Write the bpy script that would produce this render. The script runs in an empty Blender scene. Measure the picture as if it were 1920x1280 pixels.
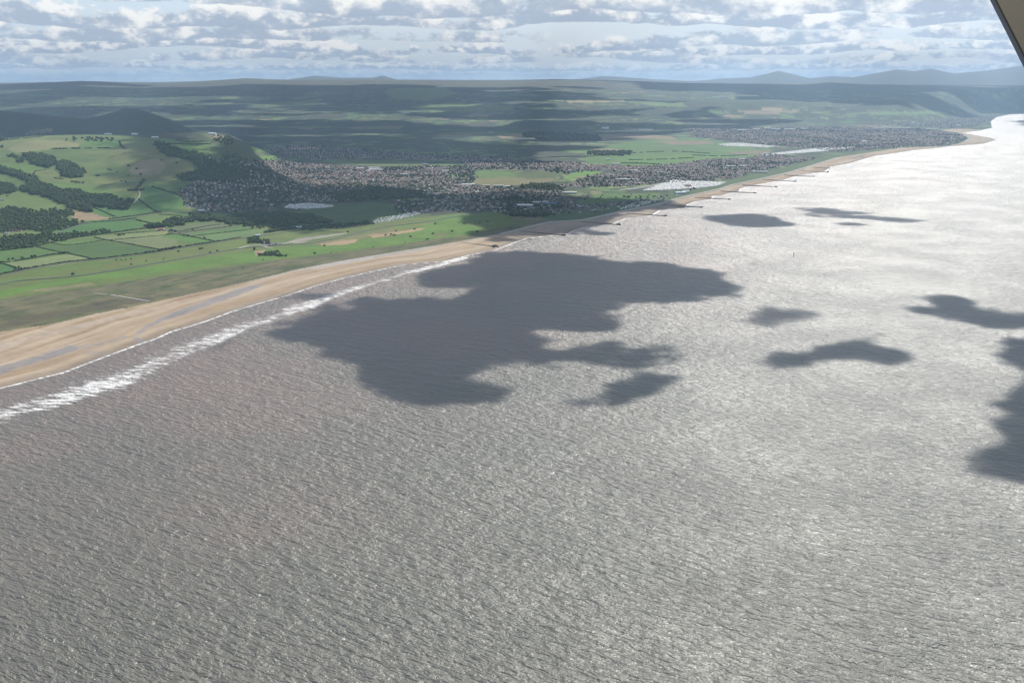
import bpy, math, random
import numpy as np
R = math.radians
C = bpy.context.scene.collection
scene = bpy.context.scene

# ------------------------------------------------------------------ camera, sky, sun, exposure
CAM_H = 600.0
PITCH = R(14.35)
FOC = 1884.0                                   # focal length in photo pixels (1920 wide)
cam_d = bpy.data.cameras.new('camera'); cam = bpy.data.objects.new('camera', cam_d); C.objects.link(cam)
cam.location = (0, 0, CAM_H); cam.rotation_euler = (math.pi/2 - PITCH, 0, 0)
cam_d.sensor_width = 36; cam_d.lens = 36*FOC/1920; cam_d.clip_start = 0.1; cam_d.clip_end = 250000
scene.camera = cam

SUN_AZ, SUN_EL = R(21), R(42)
sun_d = bpy.data.lights.new('sun', 'SUN'); sun = bpy.data.objects.new('sun', sun_d); C.objects.link(sun)
sun_d.energy = 4.1; sun_d.angle = R(0.55); sun_d.color = (1.0, 0.95, 0.87)
sun.rotation_euler = (math.pi/2 - SUN_EL, 0, -SUN_AZ + math.pi); sun.location = (0, 0, 5000)
SUNH = np.array([math.sin(SUN_AZ), math.cos(SUN_AZ)])

vs = scene.view_settings
scene.display_settings.display_device = 'sRGB'
vs.view_transform = 'Standard'; vs.look = 'None'; vs.gamma = 1.0; vs.use_curve_mapping = False
vs.exposure = 0.60
scene.cycles.volume_bounces = 0
scene.cycles.max_bounces = 5
scene.cycles.diffuse_bounces = 2
scene.cycles.glossy_bounces = 2
scene.cycles.transparent_max_bounces = 12
scene.cycles.sample_clamp_indirect = 4.0

class NT:
    """small helper to write node trees as expressions"""
    def __init__(s, nt): s.nt = nt
    def node(s, typ, **kw):
        n = s.nt.nodes.new(typ)
        for k, v in kw.items(): setattr(n, k, v)
        return n
    def put(s, sock, v):
        if isinstance(v, bpy.types.NodeSocket): s.nt.links.new(v, sock)
        elif v is not None: sock.default_value = v
    def m(s, op, a, b=None, c=None, clamp=False):
        n = s.node('ShaderNodeMath', operation=op, use_clamp=clamp)
        s.put(n.inputs[0], a); s.put(n.inputs[1], b); s.put(n.inputs[2], c)
        return n.outputs[0]
    def ss(s, x, lo, hi, a=0.0, b=1.0):
        n = s.node('ShaderNodeMapRange', interpolation_type='SMOOTHSTEP')
        for i, v in enumerate((x, lo, hi, a, b)): s.put(n.inputs[i], v)
        return n.outputs[0]
    def mix(s, f, a, b, blend='MIX'):
        n = s.node('ShaderNodeMix', data_type='RGBA', blend_type=blend)
        s.put(n.inputs[0], f)
        for i, v in ((6, a), (7, b)):
            s.put(n.inputs[i], v if isinstance(v, bpy.types.NodeSocket) else (*v, 1.0))
        return n.outputs[2]
    def comb(s, x, y, z=0.0):
        n = s.node('ShaderNodeCombineXYZ')
        for i, v in enumerate((x, y, z)): s.put(n.inputs[i], v)
        return n.outputs[0]
    def sep(s, v):
        n = s.node('ShaderNodeSeparateXYZ'); s.put(n.inputs[0], v); return n.outputs
    def noise(s, vec, scale=1.0, detail=2.0, rough=0.5, dist=0.0, color=False, typ='FBM'):
        n = s.node('ShaderNodeTexNoise', noise_dimensions='3D'); n.noise_type = typ
        s.put(n.inputs['Vector'], vec); n.inputs['Scale'].default_value = scale
        n.inputs['Detail'].default_value = detail; n.inputs['Roughness'].default_value = rough
        n.inputs['Distortion'].default_value = dist
        return n.outputs[1 if color else 0]
    def voro(s, vec, scale=1.0, feature='F1', out='Color', rnd=1.0, dim='2D'):
        n = s.node('ShaderNodeTexVoronoi', voronoi_dimensions=dim, feature=feature)
        s.put(n.inputs['Vector'], vec); n.inputs['Scale'].default_value = scale
        n.inputs['Randomness'].default_value = rnd
        return n.outputs[out]
    def attr(s, name, out='Fac'):
        n = s.node('ShaderNodeAttribute'); n.attribute_name = name; return n.outputs[out]
    def vm(s, op, a, b=None):
        n = s.node('ShaderNodeVectorMath', operation=op); s.put(n.inputs[0], a)
        if b is not None:
            s.put(n.inputs[1], b)
        return n.outputs[0]
    def ramp(s, f, stops, interp='LINEAR'):
        n = s.node('ShaderNodeValToRGB'); n.color_ramp.interpolation = interp
        e = n.color_ramp.elements
        while len(e) < len(stops): e.new(0.5)
        for i, (p, c) in enumerate(stops): e[i].position = p; e[i].color = (*c, 1)
        s.put(n.inputs[0], f); return n.outputs[0]

# world: daylight sky with rows of distant fair-weather cloud
world = bpy.data.worlds.new('World'); scene.world = world; world.use_nodes = True
w = NT(world.node_tree); world.node_tree.nodes.clear()
sky = w.node('ShaderNodeTexSky', sky_type='NISHITA'); sky.sun_disc = False
sky.sun_elevation = SUN_EL; sky.sun_rotation = SUN_AZ; sky.altitude = 600; sky.air_density = 1.0; sky.dust_density = 1.2
bg = w.node('ShaderNodeBackground'); bg.inputs[1].default_value = 0.1
SKY_K = 10.0                                     # cloud colours below are radiances; divide by the strength
geo = w.node('ShaderNodeTexCoord').outputs['Generated']
dx, dy, dz = w.sep(geo)
az = w.m('MULTIPLY', w.m('ARCTAN2', dx, dy), 1000.0)          # milliradians
el = w.m('MULTIPLY', w.m('ARCSINE', dz), 1000.0)
col = w.mix(0.82, sky.outputs[0], tuple(v*SKY_K for v in (0.45, 0.51, 0.585)))
col = w.mix(w.ss(el, 2.0, 30.0, 0.9, 0.0), col, tuple(v*SKY_K for v in (0.60, 0.60, 0.60)))
rows = [(-3, 6, .40), (1, 7, .40), (6, 10, .43), (13, 9, .41), (19, 17, .485), (30, 15, .43), (39, 27, .48), (52, 26, .42), (66, 40, .42), (98, 45, .46), (140, 70, .46)]
for i, (e0, h, th) in enumerate(rows):
    wob = w.noise(w.comb(w.m('MULTIPLY', az, 1.0/(h*9)), i*7.3, 3.1), 1.0, 2.0)
    eb = w.m('ADD', w.m('MULTIPLY', w.m('SUBTRACT', wob, 0.5), h*1.5), e0)
    rel = w.m('DIVIDE', w.m('SUBTRACT', el, eb), h)            # 0 at the flat base, 1 at the tops
    pv = w.comb(w.m('MULTIPLY', az, 1.0/(h*1.35)), w.m('MULTIPLY', el, 1.0/(h*0.85)), i*11.7)
    big = w.noise(w.comb(w.m('MULTIPLY', az, 1.0/(h*6.0)), i*3.7, 1.0), 1.0, 2.0)
    n1 = w.noise(pv, 1.0, 7.0, 0.60, 0.1)
    f = w.m('ADD', w.m('MULTIPLY', n1, 0.80), w.m('MULTIPLY', big, 0.62))
    f = w.m('SUBTRACT', f, w.m('MULTIPLY', w.m('MAXIMUM', w.m('SUBTRACT', rel, 0.25), 0.0), 0.42))
    f = w.m('SUBTRACT', f, w.m('MULTIPLY', w.m('MAXIMUM', w.m('MULTIPLY', rel, -1.0), 0.0), 2.6))
    a = w.ss(f, th+0.11, th+0.20)
    n2 = w.noise(w.vm('ADD', pv, (0.05, -0.22, 4.0)), 1.6, 7.0, 0.6, 0.1)
    lit = w.m('ADD', w.m('MULTIPLY', rel, 0.75), w.m('MULTIPLY', w.m('SUBTRACT', w.m('ADD', n1, n2), 1.0), 2.4))
    lit = w.ss(lit, -0.05, 0.62)
    c = w.mix(lit, tuple(v*SKY_K for v in (0.30, 0.345, 0.42)), tuple(v*SKY_K for v in (0.76, 0.735, 0.69)))
    a = w.m('MULTIPLY', a, 0.93)
    col = w.mix(a, col, c)
# higher up the cover is an even broken deck
upv = w.comb(w.m('DIVIDE', dx, w.m('ADD', w.m('ABSOLUTE', dz), 0.12)), w.m('DIVIDE', dy, w.m('ADD', w.m('ABSOLUTE', dz), 0.12)), 0.0)
un = w.noise(upv, 0.9, 6.0, 0.55)
upc = w.mix(w.ss(un, 0.42, 0.58), sky.outputs[0], w.mix(w.ss(un, 0.5, 0.7), tuple(v*SKY_K for v in (0.42, 0.45, 0.49)), tuple(v*SKY_K for v in (0.20, 0.245, 0.32))))
col = w.mix(w.ss(el, 130.0, 220.0), col, upc)
w.put(bg.inputs[0], col)
world.cycles.sampling_method = 'NONE'
wo = w.node('ShaderNodeOutputWorld'); w.put(wo.inputs[0], bg.outputs[0])

# ------------------------------------------------------------------ numbers: projection, noise, polygons
cP, sP = math.cos(PITCH), math.sin(PITCH)
def to_px(x, y, z):
    d = y*cP - (z-CAM_H)*sP; v = y*sP + (z-CAM_H)*cP
    return 960 + FOC*x/d, 640 - FOC*v/d
def ray(px, py):
    a = (np.asarray(px, float)-960)/FOC; b = (640-np.asarray(py, float))/FOC
    return a, cP + b*sP, -sP + b*cP
def flat(px, py, z=0.0):
    dx, dy, dz = ray(px, py); t = (z-CAM_H)/dz
    return np.stack([dx*t, dy*t], -1)

def hash2(i, j, seed):
    h = (i.astype(np.int64)*374761393 + j.astype(np.int64)*668265263 + seed*974634777) & 0x7fffffff
    h = ((h ^ (h >> 13))*1274126177) & 0x7fffffff
    return ((h ^ (h >> 16)) & 0xffff)/65535.0
def vnoise(x, y, seed=0):
    i = np.floor(x); j = np.floor(y); fx = x-i; fy = y-j
    fx = fx*fx*(3-2*fx); fy = fy*fy*(3-2*fy)
    a = hash2(i, j, seed); b = hash2(i+1, j, seed); c = hash2(i, j+1, seed); d = hash2(i+1, j+1, seed)
    return (a*(1-fx)+b*fx)*(1-fy) + (c*(1-fx)+d*fx)*fy
def fbm(x, y, octv=4, seed=0, gain=0.5):
    s = 0; a = 1; t = 0
    for o in range(octv):
        s = s + a*vnoise(x*2**o+o*17.3, y*2**o-o*9.1, seed+o); t += a; a *= gain
    return s/t - 0.5
def sst(x, a, b):
    t = np.clip((x-a)/(b-a), 0, 1); return t*t*(3-2*t)
def inside(P, X, Y):
    P = np.asarray(P, float); res = np.zeros(X.shape, bool)
    m = (X >= P[:, 0].min()) & (X <= P[:, 0].max()) & (Y >= P[:, 1].min()) & (Y <= P[:, 1].max())
    if not m.any(): return res
    x = X[m]; y = Y[m]; r = np.zeros(x.shape, bool)
    for (x0, y0), (x1, y1) in zip(P, np.roll(P, -1, 0)):
        if y0 == y1: continue
        c = ((y0 > y) != (y1 > y)) & (x < (x1-x0)*(y-y0)/(y1-y0)+x0); r ^= c
    res[m] = r; return res
def dist_poly(P, X, Y, closed=False):
    P = np.asarray(P, float); d = np.full(X.shape, 1e18)
    Q = np.roll(P, -1, 0) if closed else P[1:]
    for (x0, y0), (x1, y1) in zip(P, Q):
        ex, ey = x1-x0, y1-y0; L = ex*ex+ey*ey+1e-9
        t = np.clip(((X-x0)*ex+(Y-y0)*ey)/L, 0, 1)
        d = np.minimum(d, (X-x0-t*ex)**2+(Y-y0-t*ey)**2)
    return np.sqrt(d)
def smooth_line(P, n=6):
    P = np.asarray(P, float)
    if len(P) < 3: return P
    out = []
    E = np.vstack([2*P[0]-P[1], P, 2*P[-1]-P[-2]])
    for i in range(1, len(E)-2):
        for k in range(n):
            t = k/n; a, b, c, d = E[i-1], E[i], E[i+1], E[i+2]
            out.append(0.5*((2*b)+(c-a)*t+(2*a-5*b+4*c-d)*t*t+(3*b-a-3*c+d)*t**3))
    out.append(P[-1]); return np.array(out)

# ------------------------------------------------------------------ the coast
WATERLINE = [(0,727),(60,712),(117,698),(167,679),(213,662),(253,647),(290,635),(320,621),(353,612),(390,600),(430,585),(480,570),(533,555),(587,537),(640,522),(700,508),(760,496),(840,488),(882,477),(923,470),(957,457),(986,447),(1027,442),(1061,439),(1078,431),(1100,425),(1145,421),(1152,417),(1173,409),(1222,404),(1226,400),(1237,394),(1266,392),(1284,389),(1287,384),(1302,378),(1335,373),(1334,368),(1355,366),(1372,361),(1385,359),(1387,354),(1400,350),(1430,344),(1470,337),(1495,329),(1545,322),(1557,313),(1590,307),(1642,292),(1680,287),(1717,281),(1746,279),(1778,275),(1815,272),(1843,270),(1868,262.5),(1858,259),(1832,254),(1803,249),(1832,246),(1860,240),(1858,228),(1868,220),(1893,215),(1920,213)]
wl = flat(*np.array(WATERLINE, float).T)
coast = np.vstack([[(-3300,-2500),(-2150,-150),(-1700,750)], wl, [(13000,22500),(30000,26000),(90000,30000)]])
landpoly = np.vstack([coast, [(90000,120000),(-90000,120000),(-90000,-2500)]])
BEACHTOP = [(-160,650),(0,622),(100,607),(180,588),(287,567),(367,549),(433,535),(517,515),(567,503),(640,489),(687,481),(760,469),(865,452),(902,445),(965,431),(1027,416),(1090,412),(1127,404),(1180,392),(1222,384),(1272,371),(1310,362),(1347,354),(1372,346),(1400,340),(1430,334),(1480,322),(1530,307),(1565,296),(1630,286),(1690,277),(1740,275),(1775,274),(1803,267),(1815,260),(1812,256),(1792,250),(1762,244),(1797,241),(1832,243)]

# ------------------------------------------------------------------ terrain heights
def ridge(prof, yd, front, back, rough, seed, base=5.0):
    pr = np.array(prof, float); a, dy, dz = ray(pr[:, 0], pr[:, 1])
    U = a/dy; Z = CAM_H + dz/dy*yd
    def f(X, Y, u):
        h = np.interp(u, U, Z) - base
        n = fbm(u*yd/rough, Y/rough, 4, seed)
        h = h + n*np.clip(h, 0, 300)*0.16
        ydd = yd*(1+0.05*fbm(u*9, u*0+3.3, 3, seed+5))
        t = np.where(Y < ydd, sst(Y, ydd-front, ydd), 1-sst(Y, ydd, ydd+back))
        m = h*t
        m = m + fbm(X/rough*1.7, Y/rough*1.7, 4, seed+9)*np.clip(h, 0, 260)*0.30*t*(1-t)*4
        return np.maximum(m, 0)
    return f
r_fields = ridge([(-900,262),(-200,262),(0,263),(60,256),(130,254),(250,256),(350,252),(385,249),(425,254),(460,270),(500,290),(540,312),(570,325)], 7300, 2900, 1300, 900, 11)
r_dark = ridge([(-900,190),(-200,198),(0,206),(60,212),(110,218),(165,222),(205,212),(235,204),(258,205),(280,211),(320,226),(355,243),(410,272),(420,285)], 9900, 1700, 2500, 1500, 21)
r_moor = ridge([(-900,158),(0,157),(80,154),(150,152),(250,155),(320,155),(400,151),(460,147),(520,150),(640,151),(760,151),(900,150),(1050,149),(1180,152),(1280,156),(1400,158),(1500,157),(1560,154),(1620,158),(1700,160),(2000,161),(2800,161)], 26000, 13000, 9000, 3800, 31)
r_foot = ridge([(-900,216),(900,216),(1100,205),(1250,196),(1330,187),(1450,186),(1520,192),(1600,190),(1680,184),(1800,184),(1920,186),(2100,188),(2800,190)], 17500, 3300, 3500, 2200, 41)
r_mount = ridge([(-900,156),(300,154),(540,149),(590,142),(640,146),(700,146),(718,142),(745,149),(1000,152),(1090,148),(1130,143),(1170,145),(1220,149),(1300,152),(1360,147),(1410,145),(1460,133),(1520,147),(1560,143),(1600,145),(1640,137),(1680,130),(1715,133),(1745,129),(1790,138),(1850,132),(1920,122),(2100,120),(2800,130)], 43000, 9000, 9000, 2600, 51)
beachtop_w = np.vstack([flat(*np.array(BEACHTOP, float).T)])
def height(X, Y):
    u = X/np.maximum(Y, 500.0)
    s = dist_poly(coast, X, Y); s = np.where(inside(landpoly, X, Y), s, -s)
    z = np.where(s < 0, np.maximum(s*0.03, -6), np.minimum(s*0.022, 3.2))
    inl = sst(s, 130, 260)
    z = z + inl*(2.0 + 5.0*np.abs(fbm(X/60, Y/60, 3, 3))*2*(1-sst(s, 350, 600)) + 3*fbm(X/800, Y/800, 3, 4))
    k = sst(s, 400, 1500)
    hh = np.maximum.reduce([r_fields(X, Y, u), r_dark(X, Y, u), r_foot(X, Y, u), r_moor(X, Y, u), r_mount(X, Y, u)])
    return z + hh*k, s

# grid: columns in u = x/y, rows in y so that neighbouring rows stand evenly apart in depression
def cols(fine_px, lo=-1.25, hi=1.15):
    a0, a1 = (-40-960)/FOC/cP*0.97, (1960-960)/FOC*1.05
    return np.concatenate([np.linspace(lo, a0, 26)[:-1], np.linspace(a0, a1, int(2060/fine_px)), np.linspace(a1, hi, 22)[1:]])
ucol = cols(1.75)
pyrow = np.concatenate([np.linspace(1150, 740, 60)[:-1], np.linspace(740, 500, 200)[:-1], np.linspace(500, 170, 440)])
yrow = CAM_H/np.tan(PITCH + np.arctan((pyrow-640)/FOC))
yrow = np.concatenate([yrow, np.geomspace(yrow[-1]*1.03, 75000, 60)])
U, Y = np.meshgrid(ucol, yrow); X = U*Y
Z, S = height(X, Y)
PX, PY = to_px(X, Y, Z)

def Hlook(x, y):
    u = np.clip(x/y, ucol[0], ucol[-1]-1e-6)
    i = np.clip(np.searchsorted(ucol, u)-1, 0, len(ucol)-2); j = np.clip(np.searchsorted(yrow, y)-1, 0, len(yrow)-2)
    fu = (u-ucol[i])/(ucol[i+1]-ucol[i]); fy = np.clip((y-yrow[j])/(yrow[j+1]-yrow[j]), 0, 1)
    return (Z[j, i]*(1-fu)+Z[j, i+1]*fu)*(1-fy) + (Z[j+1, i]*(1-fu)+Z[j+1, i+1]*fu)*fy
ymarch = np.geomspace(900, 60000, 420)
def ground(px, py):
    """where the sight line of a photo pixel first meets the ground"""
    px = np.atleast_1d(np.asarray(px, float)); py = np.atleast_1d(np.asarray(py, float))
    dx, dy, dz = ray(px, py); best = np.full(px.shape, np.nan)
    for k in range(0, len(px), 4000):
        a = dx[k:k+4000, None]/dy[k:k+4000, None]; b = dz[k:k+4000, None]/dy[k:k+4000, None]
        yy = ymarch[None, :]; below = (CAM_H + b*yy) < Hlook(a*yy, yy + 0*a)
        idx = below.argmax(1); idx = np.maximum(idx, 1)
        lo = ymarch[idx-1].copy(); hi = ymarch[idx].copy()
        for _ in range(14):
            mid = (lo+hi)/2; bl = (CAM_H + b[:, 0]*mid) < Hlook(a[:, 0]*mid, mid)
            hi = np.where(bl, mid, hi); lo = np.where(bl, lo, mid)
        best[k:k+4000] = hi
    x = dx/dy*best; return np.stack([x, best, Hlook(x, best)], -1)

def new_mesh(name, V, F, mat=None, smooth=False):
    me = bpy.data.meshes.new(name)
    V = np.asarray(V, np.float32); F = np.asarray(F, np.int32)
    n = F.shape[1]
    me.vertices.add(len(V)); me.vertices.foreach_set('co', V.ravel())
    me.loops.add(F.size); me.loops.foreach_set('vertex_index', F.ravel())
    me.polygons.add(len(F)); me.polygons.foreach_set('loop_start', np.arange(0, F.size, n, dtype=np.int32))
    me.polygons.foreach_set('loop_total', np.full(len(F), n, np.int32))
    if smooth: me.polygons.foreach_set('use_smooth', np.ones(len(F), bool))
    me.update(calc_edges=True)
    if mat: me.materials.append(mat)
    return me
def new_obj(name, me, parent=None, **props):
    o = bpy.data.objects.new(name, me); C.objects.link(o)
    if parent: o.parent = parent
    for k, v in props.items(): o[k] = v
    return o
def grid_faces(nr, nc, keep=None):
    i = np.arange(nr-1)[:, None]*nc + np.arange(nc-1)[None, :]
    F = np.stack([i, i+1, i+1+nc, i+nc], -1).reshape(-1, 4)
    return F if keep is None else F[keep.ravel()]
def compact(V, F, *attrs):
    used = np.zeros(len(V), bool); used[F.ravel()] = True
    idx = np.cumsum(used)-1
    return (V[used], idx[F]) + tuple(a[used] for a in attrs)
def float_attr(me, name, a):
    at = me.attributes.new(name, 'FLOAT', 'POINT'); at.data.foreach_set('value', np.asarray(a, np.float32).ravel())
def color_attr(me, name, rgb):
    at = me.attributes.new(name, 'FLOAT_COLOR', 'POINT')
    c = np.ones((len(rgb), 4), np.float32); c[:, :rgb.shape[1]] = rgb
    at.data.foreach_set('color', c.ravel())
def material(name):
    m = bpy.data.materials.new(name); m.use_nodes = True; m.node_tree.nodes.clear()
    n = NT(m.node_tree); out = n.node('ShaderNodeOutputMaterial'); return m, n, out
def bsdf(n, out, col, rough=0.9, spec=0.2, **kw):
    b = n.node('ShaderNodeBsdfPrincipled')
    n.put(b.inputs['Base Color'], col if isinstance(col, bpy.types.NodeSocket) else (*col, 1))
    n.put(b.inputs['Roughness'], rough); b.inputs['Specular IOR Level'].default_value = spec
    for k, v in kw.items(): n.put(b.inputs[k], v)
    n.put(out.inputs[0], b.outputs[0]); return b

# ------------------------------------------------------------------ what grows where (base colours only)
GR = (0.075, 0.135, 0.032)
col = np.zeros(X.shape+(3,)); mos = np.ones(X.shape); town = np.zeros(X.shape); wet = np.zeros(X.shape)
col[:] = (0.05, 0.085, 0.03)
along = X*0.489 + Y*0.872
nz = fbm(X/90, Y/90, 4, 77); nz2 = fbm(X/400, Y/400, 3, 78)
jx = PX + fbm(X/35, Y/35, 3, 5)*5; jy = PY + fbm(X/35, Y/35, 3, 6)*2.5
def paint(c, P, m=0.0, t=0.0, jit=False, k=1.0):
    q = inside(P, jx if jit else PX, jy if jit else PY)
    col[q] = col[q]*(1-k) + np.array(c)*k; mos[q] = m; town[q] = t
# hillside with big sheep fields and the fields below it
HILL = [(-700,262),(0,262),(60,255),(130,252),(250,255),(350,250),(400,250),(470,275),(540,318),(480,335),(360,345),(345,380),(390,396),(440,402),(600,400),(600,432),(540,440),(470,445),(300,470),(200,484),(100,502),(0,518),(-700,640)]
paint((0.080, 0.122, 0.034), HILL)
hill = inside(HILL, PX, PY)
tan = sst(nz2 + 0.5*nz, 0.02, 0.2)[..., None]
col[hill] = (col*(1-0.45*tan) + np.array((0.16, 0.155, 0.062))*0.45*tan)[hill]
paint((0.165, 0.165, 0.065), [(15,280),(30,265),(60,262),(110,262),(150,270),(146,277),(110,278),(60,284),(30,287)])
paint((0.125, 0.150, 0.058), [(-200,268),(20,264),(60,256),(130,254),(70,262),(0,280),(-200,290)])
paint((0.070, 0.140, 0.030), [(160,262),(222,262),(228,275),(190,278),(152,276)])
paint((0.075, 0.140, 0.035), [(285,265),(320,255),(385,252),(380,262),(340,262),(350,268),(330,272)])
paint((0.075, 0.150, 0.030), [(310,272),(395,272),(380,280),(378,288),(352,288),(330,282)])
paint((0.115, 0.125, 0.055), [(205,280),(260,270),(310,285),(350,300),(380,322),(345,338),(265,338),(240,320),(215,300)], k=0.7)
paint((0.21, 0.165, 0.095), [(240,318),(265,300),(300,298),(312,312),(300,326),(268,330),(248,326)], jit=True, k=0.6)
paint((0.09, 0.155, 0.035), [(0,305),(80,312),(78,322),(50,324),(0,315)])
paint((0.12, 0.145, 0.055), [(60,320),(110,316),(118,330),(90,334),(66,328)], jit=True)
paint((0.105, 0.15, 0.045), [(0,362),(40,360),(87,370),(122,386),(135,396),(60,396),(0,388)])
paint((0.085, 0.145, 0.035), [(40,336),(150,345),(260,368),(247,378),(150,360),(60,340)])
paint((0.045, 0.065, 0.025), [(285,266),(350,290),(395,300),(470,330),(440,346),(340,340),(335,325),(378,322),(350,300)], jit=True)
paint((0.062, 0.085, 0.034), [(392,262),(425,256),(460,272),(500,295),(540,318),(530,332),(470,325),(420,300)], jit=True)
paint((0.21, 0.15, 0.09), [(392,253),(424,255),(420,259),(395,258)])
paint((0.055, 0.13, 0.03), [(170,388),(200,392),(240,395),(262,371),(280,385),(292,396),(262,402),(218,408),(178,402)])
paint((0.060, 0.138, 0.032), [(264,371),(270,345),(300,350),(330,362),(350,380),(330,396),(296,397),(282,388)])
paint((0.075, 0.14, 0.035), [(270,340),(345,345),(345,358),(300,352)])
paint((0.22, 0.16, 0.085), [(137,396),(160,396),(200,407),(208,410),(165,413),(140,414),(134,406)], jit=True)
paint((0.048, 0.12, 0.028), [(95,431),(120,424),(150,418),(200,412),(250,410),(268,419),(272,424),(240,431),(175,438),(112,441)])
paint((0.085, 0.14, 0.036), [(255,412),(285,404),(300,401),(330,404),(360,410),(376,416),(340,412),(315,414),(290,419),(272,420)])
paint((0.085, 0.155, 0.034), [(310,399),(430,403),(425,409),(370,408),(330,402)])
paint((0.10, 0.135, 0.062), [(0,440),(60,436),(110,437),(90,442),(30,448),(0,450)], k=0.7)
paint((0.068, 0.13, 0.034), [(-200,480),(0,467),(55,462),(112,474),(62,484),(15,491),(-200,500)])
paint((0.145, 0.185, 0.095), [(8,494),(65,486),(128,477),(178,487),(110,498),(45,504)])
paint((0.045, 0.115, 0.030), [(-200,505),(0,493),(8,494),(40,504),(0,512),(-200,530)])
paint((0.050, 0.098, 0.027), [(66,461),(95,456),(130,460),(195,451),(220,456),(298,467),(272,474),(220,483),(179,486),(128,474)])
paint((0.078, 0.135, 0.035), [(94,454),(120,450),(170,446),(196,450),(130,459)])
paint((0.145, 0.175, 0.090), [(178,444),(240,438),(300,433),(316,441),(255,446),(203,449)])
paint((0.130, 0.150, 0.080), [(204,451),(250,446),(318,441),(345,443),(330,452),(335,462),(305,467),(258,460)])
paint((0.070, 0.150, 0.030), [(300,445),(322,440),(336,439),(402,451),(392,455),(345,455),(330,448)])
paint((0.095, 0.115, 0.070), [(308,430),(400,416),(432,420),(345,432),(318,438)])
paint((0.085, 0.105, 0.060), [(322,436),(350,432),(436,421),(450,424),(345,440)])
paint((0.070, 0.135, 0.040), [(346,440),(448,425),(480,427),(470,432),(362,443)])
paint((0.095, 0.150, 0.065), [(364,443),(472,432),(520,430),(500,438),(400,452)])
paint((0.24, 0.155, 0.10), [(292,428),(305,426),(312,431),(304,434),(296,433)])
paint((0.17, 0.16, 0.04), [(303,434),(312,433),(316,439),(308,440)])
# strip between railway, links road and dunes: golf course
LINKS = [(-700,640),(-200,545),(0,518),(100,502),(200,484),(300,469),(400,454),(480,443),(560,432),(640,421),(740,412),(800,406),(870,399),(920,398),(1020,403),(1035,412),(950,428),(880,442),(800,452),(720,464),(640,474),(560,484),(480,494),(380,508),(280,522),(150,542),(0,562),(-700,690)]
paint((0.088, 0.135, 0.034), LINKS)
links = inside(LINKS, PX, PY)
rough_ = sst(fbm(S/28, along/260, 4, 91), -0.02, 0.12)[..., None]
col[links] = (col*(1-0.55*rough_) + np.array((0.125, 0.120, 0.055))*0.55*rough_)[links]
for P in ([(0,545),(120,525),(280,500),(420,478),(480,470),(600,462),(700,448),(800,440),(830,446),(740,458),(620,472),(500,488),(380,500),(260,514),(120,532),(0,556)],
          [(740,424),(830,404),(915,400),(900,408),(850,412),(900,425),(880,440),(840,444),(830,432),(800,440),(740,442)]):
    paint((0.082, 0.165, 0.026), P, jit=True, k=0.8)
paint((0.28, 0.20, 0.115), [(600,456),(640,450),(672,449),(665,455),(640,459),(605,460)], jit=True)
paint((0.28, 0.20, 0.115), [(688,440),(730,436),(800,426),(790,432),(740,440),(700,446)], jit=True)
paint((0.24, 0.18, 0.11), [(478,471),(495,468),(498,478),(480,480)], jit=True)
paint((0.20, 0.16, 0.095), [(50,545),(90,540),(170,530),(180,534),(90,546)], jit=True, k=0.6)
paint((0.22, 0.19, 0.16), [(540,452),(560,446),(620,440),(650,436),(590,448),(555,458)], jit=True, k=0.8)
paint((0.16, 0.115, 0.065), [(560,455),(620,450),(700,436),(760,424),(810,414),(805,420),(740,434),(660,450),(600,458)], jit=True, k=0.5)
# dunes
nearw = inside(np.vstack([BEACHTOP[1:24], [(1100,405),(1035,408),(950,425),(880,441),(800,451),(720,463),(640,473),(560,483),(480,493),(380,507),(280,521),(150,541),(0,561),(-700,690),(-700,800)]]), PX, PY)
d1 = fbm(S/16, along/150, 4, 93); d2 = fbm(X/50, Y/50, 4, 94)
dc = np.array((0.090, 0.090, 0.044)) + np.clip(d1, -.4, .4)[..., None]*np.array((0.12, 0.055, 0.035)) + d2[..., None]*np.array((0.08, 0.05, 0.02))
col[nearw] = np.clip(dc, 0.02, 1)[nearw]; mos[nearw] = 0
paint((0.055, 0.045, 0.028), [(0,608),(60,590),(140,575),(210,562),(280,555),(290,563),(230,572),(150,588),(60,606),(0,617)], jit=True, k=0.55)
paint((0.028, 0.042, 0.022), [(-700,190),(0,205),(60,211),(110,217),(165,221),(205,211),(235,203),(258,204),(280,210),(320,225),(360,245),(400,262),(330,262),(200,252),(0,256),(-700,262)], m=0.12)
paint((0.07, 0.068, 0.042), [(45,252),(60,241),(98,240),(100,247),(70,250)])
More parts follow.
